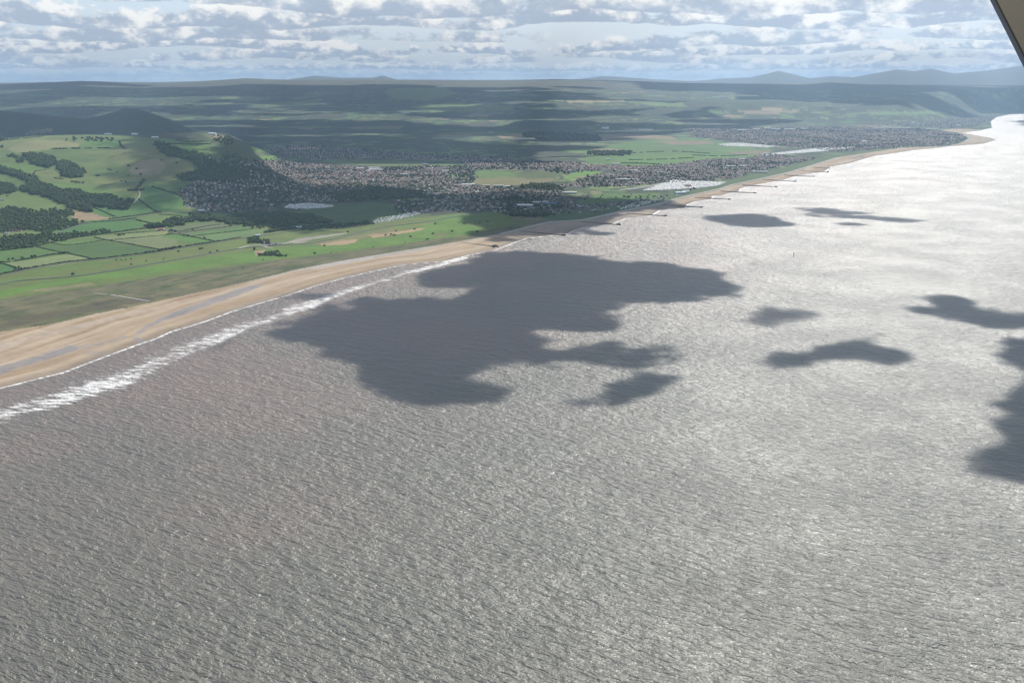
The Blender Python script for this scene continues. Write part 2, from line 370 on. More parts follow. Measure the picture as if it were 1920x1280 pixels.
# the plain beyond the first town
paint((0.070, 0.150, 0.032), [(1090,300),(1120,283),(1150,272),(1200,262),(1290,257),(1350,264),(1430,285),(1400,297),(1330,298),(1240,310),(1180,311),(1110,308)], m=0.25)
for P, c in (([(1040,285),(1090,278),(1150,280),(1100,288)], (0.10,0.17,0.04)), ([(1110,280),(1150,279),(1180,283),(1130,285)], (0.22,0.15,0.09)),
             ([(930,255),(980,250),(982,257),(940,259)], (0.27,0.2,0.11)), ([(820,250),(900,247),(925,250),(900,253),(830,254)], (0.15,0.16,0.05)),
             ([(1120,252),(1200,251),(1260,256),(1270,262),(1180,259),(1130,262)], (0.19,0.14,0.08)), ([(1150,296),(1300,288),(1400,292),(1330,298),(1230,311),(1160,309)], (0.075,0.165,0.03)),
             ([(1225,264),(1330,264),(1340,270),(1260,272)], (0.17,0.13,0.075)), ([(1360,285),(1450,281),(1440,288),(1380,290)], (0.15,0.12,0.07)),
             ([(520,237),(590,236),(640,239),(580,241),(520,240)], (0.17,0.19,0.06)), ([(560,240),(590,240),(585,244),(560,243)], (0.26,0.18,0.10)), ([(650,238),(760,236),(750,242),(660,242)], (0.19,0.17,0.07)),
             ([(1060,188),(1170,185),(1172,191),(1110,193),(1065,193)], (0.30,0.25,0.12)), ([(1190,190),(1280,190),(1285,201),(1220,199)], (0.12,0.19,0.06)),
             ([(770,198),(860,193),(960,198),(965,207),(880,211),(790,208)], (0.12,0.18,0.05)), ([(730,166),(830,165),(860,175),(800,190),(740,186),(720,175)], (0.12,0.18,0.06)),
             ([(470,194),(540,190),(600,190),(590,197),(500,199)], (0.12,0.17,0.06)), ([(400,184),(470,180),(520,185),(450,191)], (0.14,0.17,0.06)),
             ([(870,214),(920,214),(915,219),(880,220)], (0.26,0.18,0.11)), ([(1420,200),(1450,201),(1470,206),(1430,205)], (0.36,0.25,0.15)),
             ([(1380,208),(1500,206),(1490,213),(1400,215)], (0.24,0.19,0.12)), ([(1520,211),(1760,208),(1780,214),(1700,216),(1540,214)], (0.12,0.20,0.07)),
             ([(680,212),(720,212),(716,216),(690,216)], (0.09,0.19,0.04)), ([(40,252),(90,240),(102,241),(96,247)], (0.18,0.15,0.09)), ([(600,298),(650,296),(655,302),(605,304)], (0.09,0.17,0.04)), ([(470,276),(520,280),(510,287),(475,284)], (0.08,0.15,0.035)),
             ([(488,292),(520,292),(515,300),(490,298)], (0.10,0.20,0.035)), ([(600,300),(745,301),(800,304),(790,312),(700,311),(620,306)], (0.095,0.135,0.045)), ([(690,208),(740,209),(720,213)], (0.09,0.16,0.05))):
    paint(c, P, m=0.12, jit=False)
# towns: garden and street ground between the houses
TOWNS = {
 'hillside': [(335,360),(372,335),(400,320),(430,308),(480,314),(520,330),(560,345),(640,352),(700,352),(710,368),(640,378),(560,380),(500,388),(440,398),(400,396),(350,388)],
 'centre': [(430,306),(500,302),(560,304),(620,310),(700,316),(760,312),(860,311),(885,320),(890,336),(880,350),(980,352),(1060,348),(1050,372),(960,380),(880,376),(780,372),(710,366),(640,352),(560,345),(480,318)],
 'seaside': [(740,376),(860,378),(960,380),(1060,374),(1070,398),(1030,404),(960,400),(900,396),(820,398),(750,400)],
 'plain': [(860,298),(980,304),(1060,303),(1110,309),(1180,312),(1240,311),(1330,299),(1400,297),(1440,288),(1500,296),(1530,297),(1480,310),(1400,325),(1380,334),(1320,340),(1230,345),(1160,350),(1080,352),(1060,348),(1110,328),(1180,326),(1140,318),(1060,326),(1000,318),(880,318)],
 'resort': [(1290,243),(1400,240),(1560,238),(1700,240),(1762,245),(1795,250),(1812,258),(1800,266),(1775,273),(1700,275),(1630,282),(1560,284),(1500,276),(1440,272),(1350,262),(1300,256)],
 'village': [(480,276),(560,272),(640,276),(740,284),(790,288),(960,294),(940,302),(820,300),(700,296),(600,300),(540,292)],
 'beach_houses': [(1060,374),(1160,364),(1250,366),(1300,352),(1330,345),(1270,370),(1180,388),(1100,402),(1070,398)],
 'spur': [(1640,232),(1800,222),(1870,216),(1850,232),(1800,242),(1700,238)]}
for k, P in TOWNS.items(): paint((0.095, 0.095, 0.072), P, t=1.0, jit=True)
for P, c in (([(889,322),(905,319),(960,322),(990,326),(985,330),(930,334),(900,336)], (0.075,0.14,0.035)), ([(842,327),(880,328),(882,333),(850,333)], (0.09,0.19,0.03)),
             ([(880,337),(940,332),(1030,332),(1045,338),(1000,346),(920,350),(890,344)], (0.13,0.12,0.052)), ([(1055,334),(1072,324),(1090,320),(1130,322),(1120,328),(1080,332),(1062,336)], (0.095,0.19,0.035)),
             ([(1080,378),(1130,362),(1240,362),(1230,372),(1160,378),(1100,384)], (0.06,0.12,0.03)), ([(960,326),(1050,318),(1060,326),(1040,334),(990,336)], (0.055,0.085,0.03)),
             ([(600,384),(700,378),(760,384),(740,396),(640,410),(560,414),(520,404)], (0.060,0.095,0.032)), ([(560,415),(700,398),(800,396),(810,404),(700,418),(620,428),(540,430),(500,428)], (0.062,0.100,0.036)),
             ([(960,402),(1030,400),(1040,408),(1020,412),(960,414)], (0.12,0.105,0.055))):
    paint(c, P)
paint((0.055, 0.09, 0.035), [(1000,405),(1060,396),(1180,382),(1290,352),(1400,330),(1480,312),(1550,292),(1640,280),(1700,274),(1740,272),(1690,279),(1630,288),(1565,298),(1530,309),(1480,324),(1400,342),(1310,364),(1222,386),(1127,406),(1040,415)])
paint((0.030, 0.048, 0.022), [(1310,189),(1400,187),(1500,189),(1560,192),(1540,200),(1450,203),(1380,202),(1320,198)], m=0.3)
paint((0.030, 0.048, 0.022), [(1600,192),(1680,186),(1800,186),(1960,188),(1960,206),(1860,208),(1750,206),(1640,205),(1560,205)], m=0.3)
# beach
t_w = beachtop_w
beach = inside(np.vstack([BEACHTOP, [(1905,250),(1905,290),(1600,400),(1100,500),(600,700),(-200,1100)]]), PX, PY) & (S > -400)
bd = dist_poly(t_w, X, Y)
sn = fbm(S/22, along/420, 4, 95)[..., None]; sn2 = fbm(S/7, along/60, 3, 96)[..., None]
sc = np.array((0.300, 0.228, 0.152)) + sn*np.array((0.22, 0.22, 0.20)) + sn2*0.06
shing = (sst(bd, 5, 12)*(1-sst(bd, 22, 40))*sst(PX, 330, 600)*0.9)[..., None]
sc = sc*(1-shing) + np.array((0.27, 0.25, 0.235))*shing
dry = (1-sst(bd, 0, 10))[..., None]; sc = sc*(1-dry) + np.array((0.38, 0.32, 0.23))*dry
beach_shade = (sst(PX, 880, 1000)*(1-sst(PX, 1230, 1290)))[..., None]*0.5; sc = sc*(1-beach_shade) + np.array((0.24, 0.20, 0.17))*beach_shade  # cloud shade put into the sand colour along the groyne beach
scrub = beach & (bd < 14) & (vnoise(X/7, Y/7, 8) > 0.63 + bd/40) & (PX < 900)
wetm = (1-sst(S+18*fbm(X/50, Y/50, 3, 97), 6, 48))[..., None]*0.8; sc = sc*(1-wetm) + np.array((0.175, 0.140, 0.108))*wetm
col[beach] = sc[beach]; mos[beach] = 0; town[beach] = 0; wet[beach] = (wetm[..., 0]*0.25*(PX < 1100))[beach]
def channel(P, c=(0.185, 0.165, 0.158), k=0.8, grow=8.0):
    P2 = flat(*np.array(P, float).T); d = dist_poly(P2, X, Y, True); i = inside(P2, X, Y)
    d = np.where(i, -d, d) + fbm(X/22, Y/22, 3, 55)*22
    a = (1-sst(d, -grow, grow))*k; a = np.where(beach, a, 0)
    col[:] = col*(1-a[..., None]) + np.array(c)*a[..., None]; wet[:] = np.maximum(wet, a*(PX < 700))
channel([(-300,760),(0,688),(40,679),(90,664),(128,651),(152,650),(150,657),(132,662),(90,676),(40,691),(0,703),(-300,790)])
channel([(308,594),(350,578),(400,560),(460,540),(498,532),(482,543),(430,561),(385,576),(342,592),(310,602),(288,612),(266,623),(262,634),(275,644),(262,646),(252,636),(256,624),(280,608)])
channel([(150,650),(200,640),(232,631),(240,634),(205,645),(160,656)], k=0.5)
channel([(160,657),(200,660),(250,664),(180,668),(150,664)], k=0.35)
channel([(0,650),(120,618),(240,590),(330,570),(332,573),(240,597),(120,627),(0,662)], c=(0.33,0.26,0.19), k=0.6)
channel([(560,508),(640,492),(760,472),(850,456),(880,452),(800,470),(700,487),(600,505)], c=(0.27,0.25,0.235), k=0.7)
channel([(1060,430),(1127,409),(1222,390),(1300,368),(1290,374),(1222,397),(1140,415),(1080,428)], c=(0.21,0.18,0.155), k=0.5)
channel([(1590,297),(1610,293),(1625,291),(1618,296),(1600,299)], c=(0.16,0.14,0.13), k=0.8)
channel([(1800,262),(1840,262),(1862,262),(1840,266),(1815,267)], c=(0.30,0.27,0.23), k=0.6)
col[scrub] = (0.075, 0.08, 0.035)

mt, n, out = material('land')
P3 = n.node('ShaderNodeNewGeometry').outputs['Position']
px_, py_, pz_ = n.sep(P3)
P2 = n.comb(px_, py_, 0.0)
cc = n.attr('Col', 'Color')
warp = n.noise(P2, 1/350, 3.0, 0.5, color=True)
Pw = n.vm('ADD', P2, n.vm('MULTIPLY', n.vm('SUBTRACT', warp, (0.5, 0.5, 0.5)), (300, 300, 0)))
Ps = n.vm('MULTIPLY', Pw, (1/230, 1/300, 0))
vc = n.voro(Ps); ved = n.voro(Ps, feature='DISTANCE_TO_EDGE', out='Distance')
Pl = n.vm('MULTIPLY', Pw, (1/120, 1/150, 0)); vc2 = n.voro(Pl); ved2 = n.voro(Pl, feature='DISTANCE_TO_EDGE', out='Distance')
v1 = n.sep(vc)[0]; v2 = n.sep(vc2)[0]
small = n.ss(n.noise(P2, 1/1500, 2.0), 0.47, 0.53)
fv = n.m('ADD', n.m('MULTIPLY', v1, n.m('SUBTRACT', 1.0, small)), n.m('MULTIPLY', v2, small))
fcol = n.ramp(fv, [(0.0, (.022,.040,.014)), (.22, (.040,.078,.022)), (.42, (.075,.150,.030)), (.60, (.120,.180,.042)), (.74, (.035,.058,.020)), (.80, (.125,.135,.055)), (.90, (.095,.175,.034)), (.95, (.21,.155,.09))], 'CONSTANT')
edge = n.m('MINIMUM', ved, n.m('MULTIPLY_ADD', ved2, 0.6, n.m('MULTIPLY', n.m('SUBTRACT', 1.0, small), 0.2)))
hw = n.m('MULTIPLY', n.noise(P2, 1/90, 3.0, 0.6), 0.19)
hedge = n.m('SUBTRACT', 1.0, n.ss(edge, n.m('MULTIPLY', hw, 0.6), hw))
wood = n.ss(n.noise(P2, 1/650, 7.0, 0.66), 0.49, 0.52)
up = n.ss(pz_, 420.0, 560.0)
dark = n.m('MAXIMUM', hedge, wood)
treec = n.mix(n.noise(P2, 1/25, 3.0, 0.7), (.012,.020,.010), (.030,.045,.018))
mosc = n.mix(n.m('MULTIPLY', dark, 0.93), fcol, treec)
mosc = n.mix(n.m('MULTIPLY', up, 0.75), mosc, (.075,.070,.050))
# town speckle: streets, roofs, gardens too small to build
tv = n.voro(n.vm('MULTIPLY', P2, (1/15, 1/15, 0))); t1 = n.sep(tv)[0]
tc = n.ramp(t1, [(0, (.014,.023,.012)), (.60, (.045,.070,.025)), (.76, (.12,.115,.11)), (.86, (.15,.09,.07)), (.93, (.26,.25,.23)), (.985, (.5,.5,.48))], 'CONSTANT')
ta = n.attr('Town')
# grain and stripes on everything
g1 = n.noise(P2, 1/18, 5.0, 0.65); g2 = n.noise(P2, 1/140, 4.0, 0.6)
gr = n.m('ADD', n.m('MULTIPLY', g1, 0.85), n.m('MULTIPLY', g2, 0.8))
gr = n.m('ADD', gr, 0.175)
sandy = n.ss(n.sep(cc)[0], 0.2, 0.3)
gr = n.m('MULTIPLY_ADD', n.m('SUBTRACT', gr, 1.0), n.m('MULTIPLY_ADD', sandy, -0.6, 1.0), 1.0)
base = n.mix(1.0, cc, n.comb(gr, gr, gr), 'MULTIPLY')
mo = n.attr('Mos')
base = n.mix(mo, base, mosc)
base = n.mix(n.m('MULTIPLY', ta, 0.85), base, tc)
wv = n.attr('Wet')
bsdf(n, out, base, rough=n.m('MULTIPLY_ADD', wv, -0.62, 0.95), spec=n.m('MULTIPLY_ADD', wv, 0.3, 0.1) if False else 0.25)
LAND = mt
keep = (np.maximum.reduce([Z[:-1, :-1], Z[1:, :-1], Z[:-1, 1:], Z[1:, 1:]]) > -2.5)
V = np.stack([X, Y, Z], -1).reshape(-1, 3)
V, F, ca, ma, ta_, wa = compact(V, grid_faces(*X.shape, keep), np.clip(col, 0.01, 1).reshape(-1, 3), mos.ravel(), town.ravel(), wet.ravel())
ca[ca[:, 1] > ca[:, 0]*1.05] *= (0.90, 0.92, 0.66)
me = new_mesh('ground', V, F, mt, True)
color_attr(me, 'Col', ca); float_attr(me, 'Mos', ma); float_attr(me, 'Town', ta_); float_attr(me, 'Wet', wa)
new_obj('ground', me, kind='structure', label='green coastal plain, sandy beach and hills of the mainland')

# ------------------------------------------------------------------ sea
su = cols(3.2); spy = np.concatenate([np.linspace(1900, 1290, 30)[:-1], np.linspace(1290, 200, 560)])
sy = CAM_H/np.tan(PITCH + np.arctan((spy-640)/FOC)); sy = np.concatenate([[60.0, 250.0], sy, np.geomspace(sy[-1]*1.05, 95000, 20)])
SU, SY = np.meshgrid(su, sy); SX = SU*SY
sd = dist_poly(coast, SX, SY); sd = np.where(inside(landpoly, SX, SY), -sd, sd)
sPX, sPY = to_px(SX, SY, np.zeros_like(SX))
BREAK = [(-500,895),(-200,826),(25,775),(150,738),(250,705),(325,672),(400,640),(475,610),(520,597),(580,572),(630,555),(680,538),(755,515),(830,496),(870,483)]
bw = flat(*smooth_line(BREAK, 4).T); bdist = dist_poly(bw, SX, SY)
hwid = np.interp(sPX, [-200, 0, 150, 330, 580, 755, 880], [105, 95, 80, 72, 56, 32, 16])
wob = fbm(SX/160, SY/160, 3, 61)
landw = inside(np.vstack([bw, wl[:34][::-1]]), SX, SY)
foam = np.clip(1.30 - (bdist + wob*50)/(hwid*np.where(landw, 1.2, 0.6)), 0, 1)
foam *= 0.9 + 0.25*sst(fbm(SX/260, SY/260, 2, 62), -0.25, 0.1)
sw = np.interp(sPX, [0, 300, 640, 860, 1000, 1200, 1500, 1800], [7, 7, 6, 8, 9, 10, 9, 9])
foam = np.maximum(foam, np.clip(1.9 - np.abs(sd)/sw, 0, 1.3))
for P, k in (([(900,482),(940,470),(990,452),(1040,442),(1100,428),(1150,421),(1140,430),(1090,446),(1040,462),(1000,470),(950,472)], 0.62),
             ([(1150,420),(1225,405),(1290,390),(1340,374),(1420,350),(1500,332),(1600,306),(1720,283),(1800,276),(1760,290),(1640,305),(1560,325),(1440,365),(1320,395),(1200,415)], 0.55),
             ([(620,556),(700,535),(760,540),(850,546),(800,552),(740,550),(660,565)], 0.40), ([(545,560),(600,552),(700,540),(690,560),(600,585),(520,600)], 0.35)):
    q = flat(*np.array(P, float).T); d = dist_poly(q, SX, SY, True); d = np.where(inside(q, SX, SY), d, -d)
    foam = np.maximum(foam, k*sst(d, -30, 60))
for (cx, cy, ln, wd) in ((38,798,26,10), (154,800,9,4), (40,806,30,7), (155,799,16,3.5), (372,638,30,8), (405,650,30,8), (440,660,20,5), (470,640,25,6), (830,522,22,6), (760,538,18,6), (690,582,16,5), (640,628,12,4), (560,598,14,4), (330,708,14,4), (300,1055,5,3)):
    a, b = flat(cx, cy); foam = np.maximum(foam, 0.68*np.clip(1.3 - np.hypot((SX-a)/ln, (SY-b)/wd), 0, 1))
silt = np.clip(1 - sst(sd + fbm(SX/500, SY/500, 3, 63)*700, 150, 1500), 0, 1)
ms, n, out = material('sea_water')
P3 = n.node('ShaderNodeNewGeometry').outputs['Position']
wa_ = R(-30)                                   # waves run in from the sunward side
def wavecoord(off):
    p = n.vm('ADD', P3, off); x, y, z = n.sep(p)
    u_ = n.m('ADD', n.m('MULTIPLY', x, math.cos(wa_)), n.m('MULTIPLY', y, math.sin(wa_)))
    v_ = n.m('ADD', n.m('MULTIPLY', x, -math.sin(wa_)), n.m('MULTIPLY', y, math.cos(wa_)))
    return u_, v_
gust = n.ss(n.noise(P3, 1/260, 3.0, 0.6), 0.30, 0.70, 0.75, 1.2)
def waves(off):
    u_, v_ = wavecoord(off)
    h1 = n.noise(n.comb(n.m('MULTIPLY', u_, 1/60), n.m('MULTIPLY', v_, 1/26)), 1.0, 1.0, 0.5)
    h2 = n.noise(n.comb(n.m('MULTIPLY', u_, 1/20), n.m('MULTIPLY', v_, 1/8.0), 7.0), 1.0, 4.0, 0.60, 0.25)
    h2 = n.m('MULTIPLY', n.m('POWER', h2, 1.7), 8.6)
    u2 = n.m('MULTIPLY_ADD', v_, 0.55, n.m('MULTIPLY', u_, 0.83)); v2 = n.m('MULTIPLY_ADD', u_, -0.55, n.m('MULTIPLY', v_, 0.83))
    h3 = n.noise(n.comb(n.m('MULTIPLY', u2, 1/7), n.m('MULTIPLY', v2, 1/3.2), 3.0), 1.0, 2.0, 0.6, 0.2)
    h = n.m('ADD', n.m('MULTIPLY', h1, 6.0), n.m('MULTIPLY', h2, gust))
    return n.m('ADD', h, n.m('MULTIPLY', h3, 1.25))
E = 0.30
h0, hx, hy = waves((0, 0, 0)), waves((E, 0, 0)), waves((0, E, 0))
nx = n.m('MULTIPLY', n.m('SUBTRACT', h0, hx), 1/E); ny = n.m('MULTIPLY', n.m('SUBTRACT', h0, hy), 1/E)
nrm = n.vm('NORMALIZE', n.comb(nx, ny, 1.0))
fo = n.attr('Foam'); si = n.attr('Silt')
u_, v_ = wavecoord((0, 0, 0))
fx, fy, fz = n.sep(P3); fn = n.noise(n.comb(n.m('MULTIPLY', n.m('MULTIPLY_ADD', fy, -0.12, fx), 1/36), n.m('MULTIPLY', n.m('MULTIPLY_ADD', fx, 0.12, fy), 1/10), 2.0), 1.0, 7.0, 0.70, 0.3)
fn2 = n.noise(P3, 1/3.5, 3.0, 0.7)
fth = n.m('SUBTRACT', 0.70, n.m('MULTIPLY', fo, 0.27))
fm = n.ss(n.m('MULTIPLY_ADD', n.m('SUBTRACT', fn2, 0.5), 0.25, fn), fth, n.m('ADD', fth, 0.20))
fm = n.m('MULTIPLY', fm, n.ss(fo, 0.02, 0.2))
# a few whitecaps
wcn = n.noise(n.comb(n.m('MULTIPLY', u_, 1/14), n.m('MULTIPLY', v_, 1/4), 5.0), 1.0, 4.0, 0.7)
fm = n.m('MAXIMUM', fm, n.m('MULTIPLY', n.ss(wcn, 0.735, 0.765), 0.7))
wc = n.mix(si, (0.106, 0.104, 0.086), (0.168, 0.126, 0.102))
wc = n.mix(n.ss(n.noise(P3, 1/420, 4.0, 0.6), 0.4, 0.62), wc, n.mix(0.5, wc, (0.092, 0.096, 0.076)))
basec = n.mix(fm, wc, (0.82, 0.82, 0.80))
b = bsdf(n, out, basec, rough=n.m('MULTIPLY_ADD', fm, 0.3, 0.37), spec=1.0, Normal=nrm)
b.inputs['IOR'].default_value = 1.333
V = np.stack([SX, SY, SX*0], -1).reshape(-1, 3); F = grid_faces(*SX.shape)
nv = len(V); V = np.vstack([V, [(-95000,-20000,-4),(95000,-20000,-4),(95000,95000,-4),(-95000,95000,-4)]]); F = np.vstack([F, [(nv, nv+1, nv+2, nv+3)]])
V, F, fo_, si_ = compact(V, F, np.append(foam.ravel(), [0]*4), np.append(silt.ravel(), [0]*4))
me = new_mesh('sea', V, F, ms, True); float_attr(me, 'Foam', fo_); float_attr(me, 'Silt', si_)
new_obj('sea', me, kind='structure', label='choppy silty grey sea glittering in the sun')

# ------------------------------------------------------------------ air
mh, n, out = material('air')
v = n.node('ShaderNodeVolumePrincipled'); v.inputs['Color'].default_value = (0.50, 0.73, 1.0, 1)
v.inputs['Density'].default_value = 2.4e-5; v.inputs['Anisotropy'].default_value = 0.25
n.put(out.inputs[1], v.outputs[0])
x0, x1, y0, y1, z0, z1 = -98000, 98000, -22000, 98000, -9.0, 1500.0
V = [(x, y, z) for z in (z0, z1) for y in (y0, y1) for x in (x0, x1)]
F = [(0,2,3,1),(4,5,7,6),(0,1,5,4),(2,6,7,3),(0,4,6,2),(1,3,7,5)]
new_obj('haze', new_mesh('haze', V, F, mh), kind='stuff', label='thin blue summer haze over the coast')

# ------------------------------------------------------------------ clouds that shade sea and land
mc, n, out = material('cloud')
P3 = n.node('ShaderNodeNewGeometry').outputs['Position']
den = n.attr('Dens')
al = n.m('ADD', den, n.m('MULTIPLY', n.m('SUBTRACT', n.noise(P3, 1/170, 7.0, 0.68, 0.6), 0.5), 2.3))
al = n.m('MULTIPLY', n.ss(al, 0.30, 0.75), n.attr('Cap'))
dif = n.node('ShaderNodeBsdfDiffuse'); dif.inputs[0].default_value = (0.9, 0.9, 0.9, 1)
trl = n.node('ShaderNodeBsdfTranslucent'); trl.inputs[0].default_value = (0.5, 0.52, 0.56, 1)
tr = n.node('ShaderNodeBsdfTransparent')
m1 = n.node('ShaderNodeMixShader'); m1.inputs[0].default_value = 0.45; n.put(m1.inputs[1], dif.outputs[0]); n.put(m1.inputs[2], trl.outputs[0])
m2 = n.node('ShaderNodeMixShader'); n.put(m2.inputs[0], al); n.put(m2.inputs[1], tr.outputs[0]); n.put(m2.inputs[2], m1.outputs[0])
n.put(out.inputs[0], m2.outputs[0])
CB = 1700.0
def cloud(P, name='cloud', edge=0.07, seed=0, zg=0.0, thick=None, base=CB, rag=1.0, cap=1.0, world=False):
    """a flat based cloud whose shadow falls on the outline P (photo pixels on the ground)"""
    if thick is None: thick = 60.0
    q = flat(*smooth_line(np.array(P + [P[0]], float), 4).T, z=zg)[:-1] if not world else smooth_line(np.array(P + [P[0]], float), 4)[:-1]
    q = q + SUNH*((base-zg)/math.tan(SUN_EL))
    lo = q.min(0); hi = q.max(0); ext = max(hi-lo)
    pad = 0.12*ext+60; cell = max(11.0, ext/190)
    gx = np.arange(lo[0]-pad, hi[0]+pad, cell); gy = np.arange(lo[1]-pad, hi[1]+pad, cell)
    A, B = np.meshgrid(gx, gy)
    d = dist_poly(q, A, B, True); d = np.where(inside(q, A, B), d, -d)
    wid = edge*math.sqrt((hi-lo).prod())
    ns = np.clip(ext/15, 130, 420)
    siz = math.sqrt((hi-lo).prod()); wid = max(siz*edge*0.6, 34.0); amp = min(0.19*siz+85, 900)*rag
    sx = SUNH[0]*A+SUNH[1]*B; cx = SUNH[1]*A-SUNH[0]*B
    d = d + fbm(cx/ns/1.5, sx/ns, 6, 100+seed, 0.72)*amp - 0.02*amp
    dens = np.clip((d+wid*1.2)/(wid*3.2), 0, 1)
    t = thick*np.sqrt(np.clip(d/(wid*3), 0, 1))
    top = base + t*(0.6+1.3*np.abs(fbm(A/260, B/260, 4, 7+seed))*2) + 8
    bot = base - 2 + 25*fbm(A/300, B/300, 3, 8+seed)*dens
    fld = dens > 0.004
    keep = fld[:-1, :-1] | fld[1:, :-1] | fld[:-1, 1:] | fld[1:, 1:]
    F = grid_faces(*A.shape, keep); nV = A.size
    V = np.vstack([np.stack([A, B, top], -1).reshape(-1, 3), np.stack([A, B, bot], -1).reshape(-1, 3)])
    F = np.vstack([F, F[:, ::-1]+nV]); dd = np.concatenate([dens.ravel()]*2)
    V, F, dd = compact(V, F, dd)
    return V, F, dd, np.full(len(V), cap)
SHADOWS = [  # outline on the ground, soft edge share, ground height
 ([(498,626),(560,600),(640,570),(700,548),(770,545),(850,553),(855,545),(790,535),(790,518),(830,498),(890,478),(960,471),(1040,470),(1110,480),(1200,490),(1290,500),(1350,510),(1395,525),(1428,543),(1380,553),(1300,560),(1240,566),(1170,566),(1180,590),(1185,610),(1120,618),(1040,622),(1040,645),(1100,640),(1180,645),(1250,652),(1285,672),(1235,692),(1258,715),(1245,742),(1180,757),(1125,752),(1095,732),(1130,712),(1195,703),(1130,692),(1050,688),(990,682),(950,692),(948,712),(960,735),(900,745),(840,747),(770,742),(720,725),(690,705),(700,692),(650,678),(600,665),(620,655),(560,642)], .035, 0),
 ([(1310,408),(1370,399),(1440,402),(1485,415),(1470,424),(1400,425),(1350,418)], .07, 0),
 ([(1495,390),(1550,389),(1600,396),(1640,400),(1560,402),(1520,400)], .10, 0),
 ([(1515,402),(1600,402),(1700,409),(1740,414),(1690,417),(1600,410),(1540,407)], .10, 0),
 ([(1550,418),(1590,417),(1630,421),(1590,423)], .12, 0),
 ([(1705,552),(1760,552),(1830,562),(1850,578),(1930,590),(1960,612),(1850,613),(1800,602),(1740,588),(1700,578),(1745,570)], .07, 0),
 ([(1380,600),(1420,575),(1460,580),(1520,590),(1580,598),(1500,606),(1450,613)], .10, 0),
 ([(1405,656),(1480,655),(1560,643),(1640,630),(1655,648),(1705,660),(1670,680),(1620,670),(1540,674),(1460,682)], .08, 0),
 ([(1735,872),(1820,842),(1870,830),(1895,800),(1870,750),(1900,700),(1850,655),(1900,640),(2150,640),(2300,860),(2000,905),(1860,888),(1800,882)], .05, 0),
 ([(1535,514),(1560,511),(1570,516),(1550,518)], .15, 0),
 ([(1390,492),(1425,489),(1430,495),(1400,497)], .15, 0),
 ([(385,650),(425,640),(432,650),(400,660)], .15, 0),
 ([(520,556),(580,545),(650,548),(600,560)], .12, 0),
 # land
 ([(330,362),(370,340),(400,322),(450,316),(520,338),(600,350),(700,350),(760,355),(860,365),(950,362),(1060,364),(1150,370),(1250,374),(1290,380),(1262,392),(1200,404),(1150,418),(1080,432),(1000,446),(930,453),(890,448),(868,436),(900,424),(850,415),(880,404),(830,400),(760,408),(700,424),(640,431),(560,441),(500,433),(440,424),(400,412),(345,398),(335,380)], .022, 5),
 ([(190,290),(240,278),(300,278),(350,288),(390,300),(380,330),(330,340),(270,334),(215,320),(230,305)], .12, 150),
]
parts = [cloud(P, edge=e, seed=i, zg=zg, rag=(0.42 if e == .05 else 0.7 if e == .035 else 0.85), cap=(0.7 if e in (.10, .12, .15) else 0.88 if e in (.07, .08) else 0.95), base=(1700.0 if zg < 60 or zg == 150 else 3000.0 if zg == 60 else 5500.0)) for i, (P, e, zg) in enumerate(SHADOWS)]
parts.append(cloud([(-9500,8300),(-3600,8400),(-2900,9400),(-2500,11500),(-4000,13000),(-9500,12500)], edge=.02, seed=40, zg=220, base=1900.0, world=True))
DARKVALE = [(330,222),(360,228),(500,236),(600,225),(760,226),(820,243),(900,236),(1000,226),(1200,226),(1300,238),(1200,247),(1120,262),(1000,273),(1060,290),(1110,298),(1060,307),(960,306),(860,309),(760,300),(640,308),(560,312),(520,300),(470,285),(430,262),(330,250)]
SUNPLAIN = [(1010,285),(1100,272),(1200,258),(1300,240),(1900,205),(1930,300),(1000,345),(600,345),(440,330),(440,310),(640,310),(860,312),(1060,312),(1120,302)]
def deck(x0, x1, y0, y1, cell, base, sx, sy, cover, seed):
    A, B = np.meshgrid(np.arange(x0, x1, cell), np.arange(y0, y1, cell))
    px, py = to_px(A, B, np.full(A.shape, 60.0 if base < 4000 else 120.0))
    bias = np.where(inside(DARKVALE, px, py), 0.13, 0.0) - np.where(inside(SUNPLAIN, px, py), 0.5, 0.0) + np.where((px > 1240) & (py > 178) & (py < 230), 0.055, 0.0)
    for _ in range(3):
        bias[1:-1, 1:-1] = (bias[1:-1, 1:-1]*2 + bias[:-2, 1:-1] + bias[2:, 1:-1] + bias[1:-1, :-2] + bias[1:-1, 2:])/6
    v = fbm(A/sx, B/sy, 6, seed, 0.55) + bias - cover
    dens = sst(v, -0.02, 0.03); off = SUNH*(base-100)/math.tan(SUN_EL)
    fld = dens > 0.004; keep = fld[:-1, :-1] | fld[1:, :-1] | fld[:-1, 1:] | fld[1:, 1:]
    F = grid_faces(*A.shape, keep); t = 70*np.sqrt(np.clip(v*6, 0, 1))
    V = np.vstack([np.stack([A+off[0], B+off[1], base+t], -1).reshape(-1, 3), np.stack([A+off[0], B+off[1], base-6+0*t], -1).reshape(-1, 3)])
    V, F, dd = compact(V, np.vstack([F, F[:, ::-1]+A.size]), np.concatenate([dens.ravel()]*2))
    return V, F, dd, np.full(len(V), 0.92)
parts.append(deck(-7500, 6500, 8000, 15500, 60, 3200.0, 2000, 900, 0.0, 70))
parts.append(deck(-17000, 19000, 15500, 36000, 140, 5500.0, 3600, 1900, 0.02, 75))
V = []; F = []; D = []; k = 0
K = []
for a, b_, c_, c2 in parts: V.append(a); F.append(b_+k); D.append(c_); K.append(c2); k += len(a)
me = new_mesh('clouds', np.vstack(V), np.vstack(F), mc, True); float_attr(me, 'Dens', np.concatenate(D)); float_attr(me, 'Cap', np.concatenate(K))
new_obj('clouds', me, kind='stuff', label='broken fair-weather clouds drifting over the coast')
print('cloud faces', sum(len(f) for f in F), 'ground verts', X.size)

